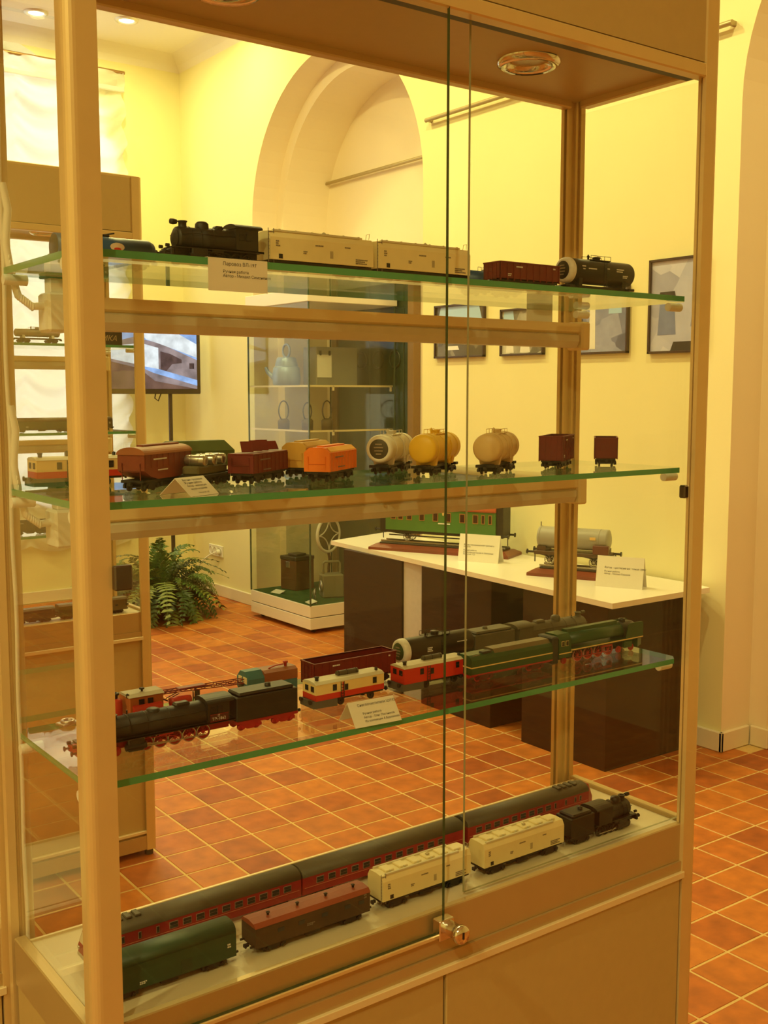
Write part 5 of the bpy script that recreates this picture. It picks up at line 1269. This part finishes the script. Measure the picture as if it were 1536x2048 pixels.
# ------------------------------------------------------------------ alcove: green door and tall display case
dg = M('door_dark_green', (0.016, 0.036, 0.010), 0.35, 0, 0.12, 6)
dr = MB().box(XA2 - 0.045, XA2 - 0.002, 4.42, 5.22, 0.01, 2.12, 0.003)
door = ST('door_1', dr, dg)
for y0, y1 in ((4.47, 4.80), (4.84, 5.17)):
    P('door_panel', MB().box(XA2 - 0.052, XA2 - 0.044, y0, y1, 0.15, 2.02, 0.004), dg, door)
for y in (4.56, 4.74, 4.93, 5.08):
    P('ornament_ring', MB().torus((XA2 - 0.054, y, 1.70), 'x', 0.055, 0.008, 28, 6), M('door_ring', (0.018, 0.032, 0.014), 0.35), door)
fm_ = M('door_frame_brown', (0.26, 0.15, 0.05), 0.45)
P('door_frame', MB().box(XA2 - 0.06, XA2 - 0.002, 4.36, 4.42, 0, 2.18, 0.003).box(XA2 - 0.06, XA2 - 0.002, 5.22, 5.28, 0, 2.18, 0.003).box(XA2 - 0.06, XA2 - 0.002, 4.36, 5.28, 2.12, 2.18, 0.003), fm_, door)
white = M('case_white_lacquer', (0.80, 0.76, 0.68), 0.35, 0, 0.03, 6)
felt = M('green_felt', (0.035, 0.095, 0.035), 0.9, 0, 0.15, 200, spec=0.1)
ex0, ex1, ey0, ey1 = 3.15, 3.80, 4.535, 5.275
dc = T('display_case', 'tall glass display case on a white plinth standing in the arched alcove', 'display case', (ex0, ey0, 0))
W_, D_ = ex1 - ex0, ey1 - ey0
P('plinth', MB().box(0, W_, 0, D_, 0.030, 0.100, 0.002), white, dc)
P('plinth_cap', MB().box(0, W_, 0, D_, 0.105, 0.178, 0.002), white, dc)
P('shadow_gap', MB().box(0.006, W_ - 0.006, 0.006, D_ - 0.006, 0.099, 0.106), ALUD, dc)
P('felt_base', MB().box(0.010, W_ - 0.010, 0.010, D_ - 0.010, 0.176, 0.1795), felt, dc)
for x in (0.06, W_ - 0.06):
    for y in (0.06, D_ - 0.06): P('castor', MB().cyl((x, y - 0.012, 0.015), (x, y + 0.012, 0.015), 0.015, n=14).box(x - 0.008, x + 0.008, y - 0.008, y + 0.008, 0.015, 0.031), SOOT, dc)
for (a, b, c_, d_) in ((0, 0.005, 0, D_), (W_ - 0.005, W_, 0, D_), (0, W_, 0, 0.005), (0, W_, D_ - 0.005, D_)):
    P('glass_wall', MB().box(a, b, c_, d_, 0.180, 2.030), CASEGLASS, dc)
for x, y in ((0.0025, 0.0025), (0.0025, D_ - 0.0025), (W_ - 0.0025, 0.0025), (W_ - 0.0025, D_ - 0.0025)):
    P('glass_joint', MB().box(x - 0.0042, x + 0.0042, y - 0.0042, y + 0.0042, 0.178, 2.03), M('joint_green', (0.06, 0.09, 0.05), 0.2), dc)
P('canopy', MB().box(-0.01, W_ + 0.01, -0.01, D_ + 0.01, 2.030, 2.110, 0.003), white, dc)
for z in (1.530, 1.256):
    s_ = P('glass_shelf', MB().box(0.012, W_ - 0.012, 0.012, D_ - 0.012, z - 0.006, z), CASEGLASS, dc)
    P('shelf_edge', MB().box(0.012, W_ - 0.012, 0.008, 0.013, z - 0.008, z + 0.003).box(0.008, 0.013, 0.012, D_ - 0.012, z - 0.008, z + 0.003), STRIP, s_)
    P('shelf_bracket', MB().box(W_ - 0.03, W_ - 0.02, 0.008, 0.018, z - 0.035, z).box(0.18, 0.19, 0.008, 0.018, z - 0.03, z), STRIP, s_)
# exhibits in the case
zf = 0.1797
bx = T('wooden_chest', 'small dark wooden chest with lid in the display case', 'box', (3.42, 5.12, zf), 0.15)
P('body', MB().box(-0.08, 0.08, -0.08, 0.08, 0, 0.20, 0.004), M('chest_wood', (0.13, 0.05, 0.02), 0.4, 0, 0.3, 14), bx)
P('lid', MB().box(-0.083, 0.083, -0.083, 0.083, 0.20, 0.225, 0.004).box(-0.045, 0.045, -0.045, 0.045, 0.225, 0.240, 0.004), M('chest_lid', (0.06, 0.045, 0.03), 0.4), bx)
P('lock_plate', MB().box(-0.085, -0.079, -0.02, 0.02, 0.15, 0.19, 0.002), STEEL, bx)
olive = M('lantern_olive', (0.20, 0.19, 0.11), 0.5, 0, 0.15, 20)
ln_ = T('battery_lantern', 'olive metal battery lantern with square carrying handle', 'lantern', (3.44, 4.735, zf), -0.35)
P('body', MB().box(-0.07, 0.07, -0.055, 0.055, 0, 0.150, 0.008), olive, ln_)
P('handle', MB().tube([(-0.055, 0, 0.148), (-0.055, 0, 0.215), (-0.045, 0, 0.228), (0.045, 0, 0.228), (0.055, 0, 0.215), (0.055, 0, 0.148)], 0.008, 8), olive, ln_)
P('lens_ring', MB().torus((-0.076, -0.02, 0.075), 'x', 0.034, 0.006, 24, 6).lathe([(0.0001, -0.082), (0.03, -0.078), (0.032, -0.068)], (0, -0.02, 0.075), 'x', 20), STEEL, ln_)
rf = T('signal_reflector', 'small round metal reflector lying against the olive lantern', 'reflector', (3.292, 4.715, zf), 0.9)
P('dish', MB().lathe([(0.0001, 0.010), (0.018, 0.006), (0.034, -0.006), (0.036, -0.008), (0.034, -0.010)], (0, 0, 0.037), 'y', 24), STEEL, rf)
P('hub', MB().cyl((0, 0.008, 0.037), (0, -0.012, 0.037), 0.008, n=12), DCHROME, rf)
P('stand', MB().box(-0.012, 0.012, 0.004, 0.022, 0, 0.004), STEEL, rf)
sg = T('signal_disc', 'round white rimmed signal disc on a handle inside the display case', 'signal disc', (3.50, 4.86, zf), 0.30)
zc_ = 0.385
P('rim', MB().torus((0, 0, zc_), 'y', 0.112, 0.011, 40, 8), M('disc_white', (0.75, 0.73, 0.66), 0.4), sg)
dk = P('plate', MB().lathe([(0.0001, -0.003), (0.108, -0.003), (0.108, 0.003), (0.0001, 0.003)], (0, 0, zc_), 'y', 36), M('disc_olive', (0.14, 0.13, 0.06), 0.5), sg)
for k in range(4):
    a = PI / 4 + k * PI / 2
    cx_, cz_ = 0.150 * math.cos(a), 0.150 * math.sin(a)
    pts = [(cx_ + 0.104 * math.cos(a + PI + q), -0.005, zc_ + cz_ + 0.104 * math.sin(a + PI + q)) for q in [-0.72 + 1.44 * i / 10 for i in range(11)]]
    P('star_arc', MB().tube(pts, 0.0045, 6), M('disc_white', (0, 0, 0)), dk)
P('handle', MB().tube([(0, 0, zc_ - 0.12), (0.012, 0, zc_ - 0.16), (0.0, 0, zc_ - 0.22), (0, 0, 0.0)], 0.009, 8), DCHROME, sg)
P('foot', MB().cyl((0, 0, 0), (0, 0, 0.012), 0.05, n=20), DCHROME, sg)
for (x, y, r, lb) in ((3.225, 5.05, 0.2, 'small paper caption lying before the wooden chest'), (3.21, 4.62, -0.2, 'small paper caption lying at the near corner of the case')):
    cp = T('caption_card', lb, 'card', (x, y, zf), r, 'small captions in the display case')
    P('sheet', MB().hull([(dx, dy, z) for dx, z in ((-0.025, 0.001), (0.025, 0.016)) for dy in (-0.045, 0.045)] + [(dx, dy, z + 0.0012) for dx, z in ((-0.025, 0.001), (0.025, 0.016)) for dy in (-0.045, 0.045)]), PAPER, cp)
    P('prop', MB().box(0.022, 0.025, -0.03, 0.03, 0, 0.015), PAPER, cp)
zs = 1.5302
kt = T('metal_canister', 'bluish grey metal canister with a ring handle on the upper case shelf', 'canister', (3.295, 5.03, zs))
bg_ = M('canister_blue_grey', (0.28, 0.36, 0.60), 0.35, 0.3, 0.15, 14)
P('body', MB().lathe([(0.0001, 0.0), (0.075, 0.0), (0.088, 0.012), (0.092, 0.06), (0.086, 0.115), (0.072, 0.13), (0.0001, 0.13)], n=28), bg_, kt)
P('lid', MB().lathe([(0.074, 0.128), (0.070, 0.150), (0.062, 0.178), (0.056, 0.184), (0.0001, 0.186)], n=28), bg_, kt)
P('ring_handle', MB().torus((0, 0, 0.225), 'x', 0.042, 0.007, 28, 8), bg_, kt)
P('spout', MB().tube([(-0.06, 0.05, 0.05), (-0.09, 0.085, 0.09), (-0.095, 0.10, 0.12)], [0.018, 0.013, 0.010], 10), bg_, kt)
gb = T('metal_cabinet_box', 'grey metal box with a white paper sheet on the upper case shelf', 'box', (3.575, 4.94, zs))
P('body', MB().box(-0.16, 0.16, -0.08, 0.08, 0, 0.250, 0.005), M('box_grey', (0.25, 0.24, 0.20), 0.5, 0, 0.1, 14), gb)
P('paper_sheet', MB().box(-0.155, -0.045, -0.083, -0.0805, 0.055, 0.200), PAPER, gb)
for x in (-0.13, -0.06): P('clip', MB().box(x - 0.008, x + 0.008, -0.086, -0.080, 0.195, 0.225, 0.002), SOOT, gb)
zs = 1.2562
for (x, y, R, lb) in ((3.265, 5.02, 0.062, 'hoop handled hand lamp at the left of the lower case shelf'), (3.42, 4.98, 0.056, 'hoop handled hand lamp in the middle of the lower case shelf'), (3.54, 4.93, 0.062, 'hoop handled hand lamp at the right of the lower case shelf')):
    h_ = T('hand_lamp', lb, 'hand lamp', (x, y, zs), 0.5, 'hoop handled lamps on the case shelf')
    P('body', MB().lathe([(0.0001, 0), (0.038, 0), (0.040, 0.05), (0.028, 0.064), (0.0001, 0.066)], n=8), M('lamp_bronze', (0.14, 0.10, 0.045), 0.45), h_)
    P('hoop', MB().torus((0, 0, 0.055 + R), 'y', R, 0.0045, 32, 6), M('hoop_dark', (0.07, 0.06, 0.05), 0.4), h_)

# ------------------------------------------------------------------ television on a pole stand
tv = T('television', 'flat television showing rusty rail machinery on a pole stand', 'television', (2.86, 6.16, 0), -0.06)
blk = M('tv_black', (0.045, 0.028, 0.018), 0.35)
x0, x1, za, zb_ = -0.40, 0.385, 1.480, 1.945
P('bezel', MB().box(x0, x1, 0, 0.05, za, zb_, 0.006), blk, tv)
def emis(name, rgb, var, sc):
    m = bpy.data.materials.new(name); m.use_nodes = True; nt = m.node_tree
    nt.nodes.remove(nt.nodes['Principled BSDF'])
    tc = nt.nodes.new('ShaderNodeTexCoord'); nz = nt.nodes.new('ShaderNodeTexNoise'); nz.inputs['Scale'].default_value = sc; nz.inputs['Detail'].default_value = 5
    nt.links.new(tc.outputs['Object'], nz.inputs['Vector'])
    cr = nt.nodes.new('ShaderNodeValToRGB')
    cr.color_ramp.elements[0].position = 0.3; cr.color_ramp.elements[1].position = 0.7
    cr.color_ramp.elements[0].color = (*[c * (1 - var) for c in rgb], 1); cr.color_ramp.elements[1].color = (*[min(1.5, c * (1 + var)) for c in rgb], 1)
    nt.links.new(nz.outputs['Fac'], cr.inputs[0])
    en = nt.nodes.new('ShaderNodeEmission'); en.inputs[1].default_value = 1.0
    nt.links.new(cr.outputs[0], en.inputs[0]); nt.links.new(en.outputs[0], nt.nodes['Material Output'].inputs[0])
    return m
sx0, sx1, sz0, sz1 = x0 + 0.030, x1 - 0.030, za + 0.035, zb_ - 0.030
scr = P('screen', MB().box(sx0, sx1, -0.002, 0.004, sz0, sz1), emis('tv_mauve', (0.30, 0.24, 0.27), 0.45, 9), tv)
def patch(pts, mat, k):
    P('screen_image', MB().prism([(sx0 + (sx1 - sx0) * a, sz0 + (sz1 - sz0) * b) for a, b in pts], 'y', -0.0022 - 0.0003 * k, -0.0015), mat, scr)
em1, em2, em3, em4 = emis('tv_pale', (0.78, 0.85, 0.98), 0.25, 14), emis('tv_blue', (0.30, 0.48, 0.95), 0.4, 10), emis('tv_dark', (0.09, 0.055, 0.06), 0.5, 20), emis('tv_brown', (0.16, 0.09, 0.075), 0.4, 8)
patch([(0, 1), (0, 0.74), (0.35, 0.90), (0.62, 0.80), (1, 0.52), (1, 1)], em2, 1)
patch([(0.40, 1), (0.48, 0.86), (0.60, 0.80), (1, 0.56), (1, 0.80), (0.78, 1)], em1, 2)
patch([(0, 0.56), (0.40, 0.42), (0.60, 0.33), (0.60, 0.72), (0.42, 0.80), (0, 0.70)], em1, 3)
patch([(0.62, 0.30), (0.62, 0.66), (0.72, 0.62), (0.84, 0.52), (0.84, 0.46), (0.74, 0.44), (0.68, 0.32)], em3, 4)
patch([(0.92, 0.46), (0.97, 0.46), (0.97, 0.36), (0.92, 0.36)], em3, 5)
patch([(0.36, 0.42), (0.55, 0.28), (1, 0.06), (1, 0.16), (0.60, 0.35)], em2, 6)
patch([(0, 0), (0, 0.52), (0.40, 0.36), (0.66, 0.0)], em4, 7)
patch([(0.66, 0.0), (0.56, 0.14), (1, 0.0)], em4, 7)
for x in (0.16,):
    P('pole', MB().cyl((x, 0.03, 0.03), (x, 0.03, 1.60), 0.015, n=14), blk, tv)
P('mount', MB().box(0.05, 0.27, 0.045, 0.065, 1.55, 1.85, 0.003), blk, tv)
P('base', MB().box(-0.15, 0.44, -0.03, 0.09, 0.0, 0.035, 0.006).box(0.10, 0.22, -0.16, 0.20, 0.0, 0.035, 0.006), blk, tv)
P('cable', MB().tube([(0.05, 0.03, 1.48), (0.04, 0.02, 1.45), (0.065, 0.02, 1.43), (0.09, 0.03, 1.48)], 0.005, 6), blk, tv)

# ------------------------------------------------------------------ sockets on the wall
so = T('wall_socket', 'white triple power socket low on the yellow wall', 'socket', (XW, 6.095, 0.332))
P('plate', MB().box(-0.012, 0, -0.105, 0.105, -0.042, 0.042, 0.003), WHITEPL, so)
for y in (-0.068, 0.0, 0.068):
    P('outlet', MB().lathe([(0.027, -0.016), (0.027, -0.012), (0.021, -0.008), (0.0001, -0.008)], (0, y, 0), 'x', 20), WHITEPL, so)
    P('pin_hole', MB().box(-0.0095, -0.0075, y - 0.010, y + 0.010, -0.004, 0.004), SOOT, so)
def tvl(x, y, z):
    d = Vector((x - 2.86, y - 6.16, z)); c_, s_ = math.cos(0.06), math.sin(0.06)
    return (c_ * d.x - s_ * d.y, s_ * d.x + c_ * d.y, d.z)
P('plug', MB().cyl(tvl(XW - 0.044, 6.03, 0.33), tvl(XW - 0.017, 6.03, 0.33), 0.016, 0.020, n=14), WHITEPL, tv)
P('power_cord', MB().tube([tvl(XW - 0.016 + a, 6.03 + b, 0.33 + c) for a, b, c in ((-0.028, 0, 0), (-0.06, 0.03, -0.02), (-0.09, 0.12, -0.08), (-0.10, 0.17, -0.17), (-0.095, 0.18, -0.26), (-0.11, 0.16, -0.29), (-0.16, 0.17, -0.315))], 0.006, 8), WHITEPL, tv)

# ------------------------------------------------------------------ fern
fern = T('potted_fern', 'bushy green fern with arching fronds on the floor below the television', 'plant', (2.645, 5.60, 0))
P('pot', MB().lathe([(0.0001, 0), (0.070, 0), (0.090, 0.12), (0.098, 0.125), (0.098, 0.14), (0.085, 0.14), (0.08, 0.12), (0.0001, 0.115)], n=24), M('pot_brown', (0.16, 0.07, 0.03), 0.6), fern)
lf = [M('leaf_green', (0.060, 0.130, 0.010), 0.5, 0, 0.3, 30), M('leaf_light', (0.16, 0.20, 0.03), 0.5, 0, 0.3, 30), M('leaf_dark', (0.03, 0.07, 0.012), 0.5, 0, 0.3, 30)]
def frond_mesh(L, rise, droop, seed):
    rnd = random.Random(seed); m = MB(); pts = []
    n = 22
    for i in range(n + 1):
        q = i / n; pts.append(Vector((L * (q ** 0.9), 0.03 * math.sin(3 * q) * rnd.uniform(0.5, 1), rise * (1 - (1 - q) ** 2.2) - droop * q ** 2.6)))
    m.tube(pts, [0.004 * (1 - 0.8 * i / n) for i in range(n + 1)], 5)
    for i in range(2, n + 1):
        p = pts[i]; q = i / n; d = (pts[i] - pts[i - 1]).normalized()
        ll = 0.075 * math.sin(PI * min(1, q * 0.92 + 0.06)) ** 0.7 * rnd.uniform(0.8, 1.15) * (L / 0.45)
        for s in (-1, 1):
            side = Vector((-d.y * s, d.x * s, 0)).normalized() * s if 0 else Vector((0, s, 0))
            tip = p + side * ll + d * ll * 0.35 + Vector((0, 0, rnd.uniform(-0.02, 0.006)))
            w = d * 0.0105 * (L / 0.4)
            mid = p.lerp(tip, 0.5) + Vector((0, 0, 0.006))
            m.add([p - w * 0.6, mid - w, tip, mid + w, p + w * 0.6], [(0, 1, 3, 4), (1, 2, 3)])
    return m
FR = [frond_mesh(0.34 + 0.05 * k, 0.34 - 0.06 * k, 0.10 + 0.10 * k, k).mesh('frond') for k in range(5)]
for k, me in enumerate(FR): me.materials.append(lf[k % 3])
rnd = random.Random(11)
for k in range(120):
    a = 2 * PI * k * 0.381966 + rnd.uniform(-0.2, 0.2); q = k / 120
    o = link('frond', FR[k % 5], fern, (0.05 * math.cos(a), 0.05 * math.sin(a), 0.12 + 0.03 * rnd.random()), (rnd.uniform(-0.35, 0.35), rnd.uniform(-0.95, 0.35) if k % 3 else rnd.uniform(0.05, 0.35), a))
    s = rnd.uniform(0.60, 0.98); o.scale = (s, s, s)

# ------------------------------------------------------------------ models in the showcase by the window
FX, FY = 0.013, 2.106
tank('silver tank wagon on the top shelf of the showcase by the window', (0.70, FY + 0.07, z1), 0.135, 0.0115, 0, M('tank_silver', (0.42, 0.40, 0.34), 0.35, 0.4), 2, zc=0.030)
np_ = T('name_plate', 'black name plate with pale italic letters on the shelf by the window', 'sign', (0.876, FY + 0.045, z1))
P('board', MB().box(-0.082, 0.080, 0, 0.008, 0, 0.040, 0.001), M('plate_black', (0.035, 0.03, 0.03), 0.4), np_)
TX('ТИКА', 0.023, np_, M('plate_letter', (0.55, 0.42, 0.25), 0.4), face_m((0.062, -0.0006, 0.0125), (1, 0, 0), (0, 0, 1)), align='RIGHT', italic=0.3)
cr_ = T('brass_fitting', 'small brass fitting standing on top of the black name plate', 'fitting', (0.886, FY + 0.049, z1 + 0.0402))
P('block', MB().box(-0.010, 0.010, -0.0035, 0.0035, 0, 0.010, 0.001), M('brass', (0.5, 0.36, 0.12), 0.35, 0.7), cr_)
P('peak', MB().hull([(-0.009, -0.003, 0.010), (0.009, -0.003, 0.010), (-0.009, 0.003, 0.010), (0.009, 0.003, 0.010), (0, 0, 0.018)]), M('brass', (0, 0, 0)), cr_)
van('dark green long wagon on the second shelf of the showcase by the window', (0.705, FY + 0.08, z2), 0.19, M('far_green', (0.045, 0.06, 0.02), 0.5), M('far_brown', (0.09, 0.05, 0.03), 0.5), 0.044)
van('short olive wagon at the right of the second shelf by the window', (0.875, FY + 0.08, z2), 0.10, M('far_olive', (0.10, 0.085, 0.04), 0.5), M('far_brown', (0, 0, 0)), 0.045)
gondola('dark brown open wagon on the third shelf of the showcase by the window', (0.66, FY + 0.08, z3), 0.13, 0.042, 0, M('far_umber', (0.06, 0.03, 0.02), 0.5))
van('grey roofed box wagon at the left of the window showcase deck', (0.655, FY + 0.075, zd), 0.135, M('far_dark', (0.05, 0.045, 0.04), 0.5), M('far_grey', (0.16, 0.15, 0.13), 0.5), 0.046, False)
van('dark green box wagon in the middle of the window showcase deck', (0.79, FY + 0.075, zd), 0.11, DGREEN, M('far_grey', (0, 0, 0)), 0.048, False)
van('brown box wagon at the right of the window showcase deck', (0.905, FY + 0.075, zd), 0.10, M('far_tan', (0.16, 0.11, 0.05), 0.5), M('far_tan', (0, 0, 0)), 0.050, False)
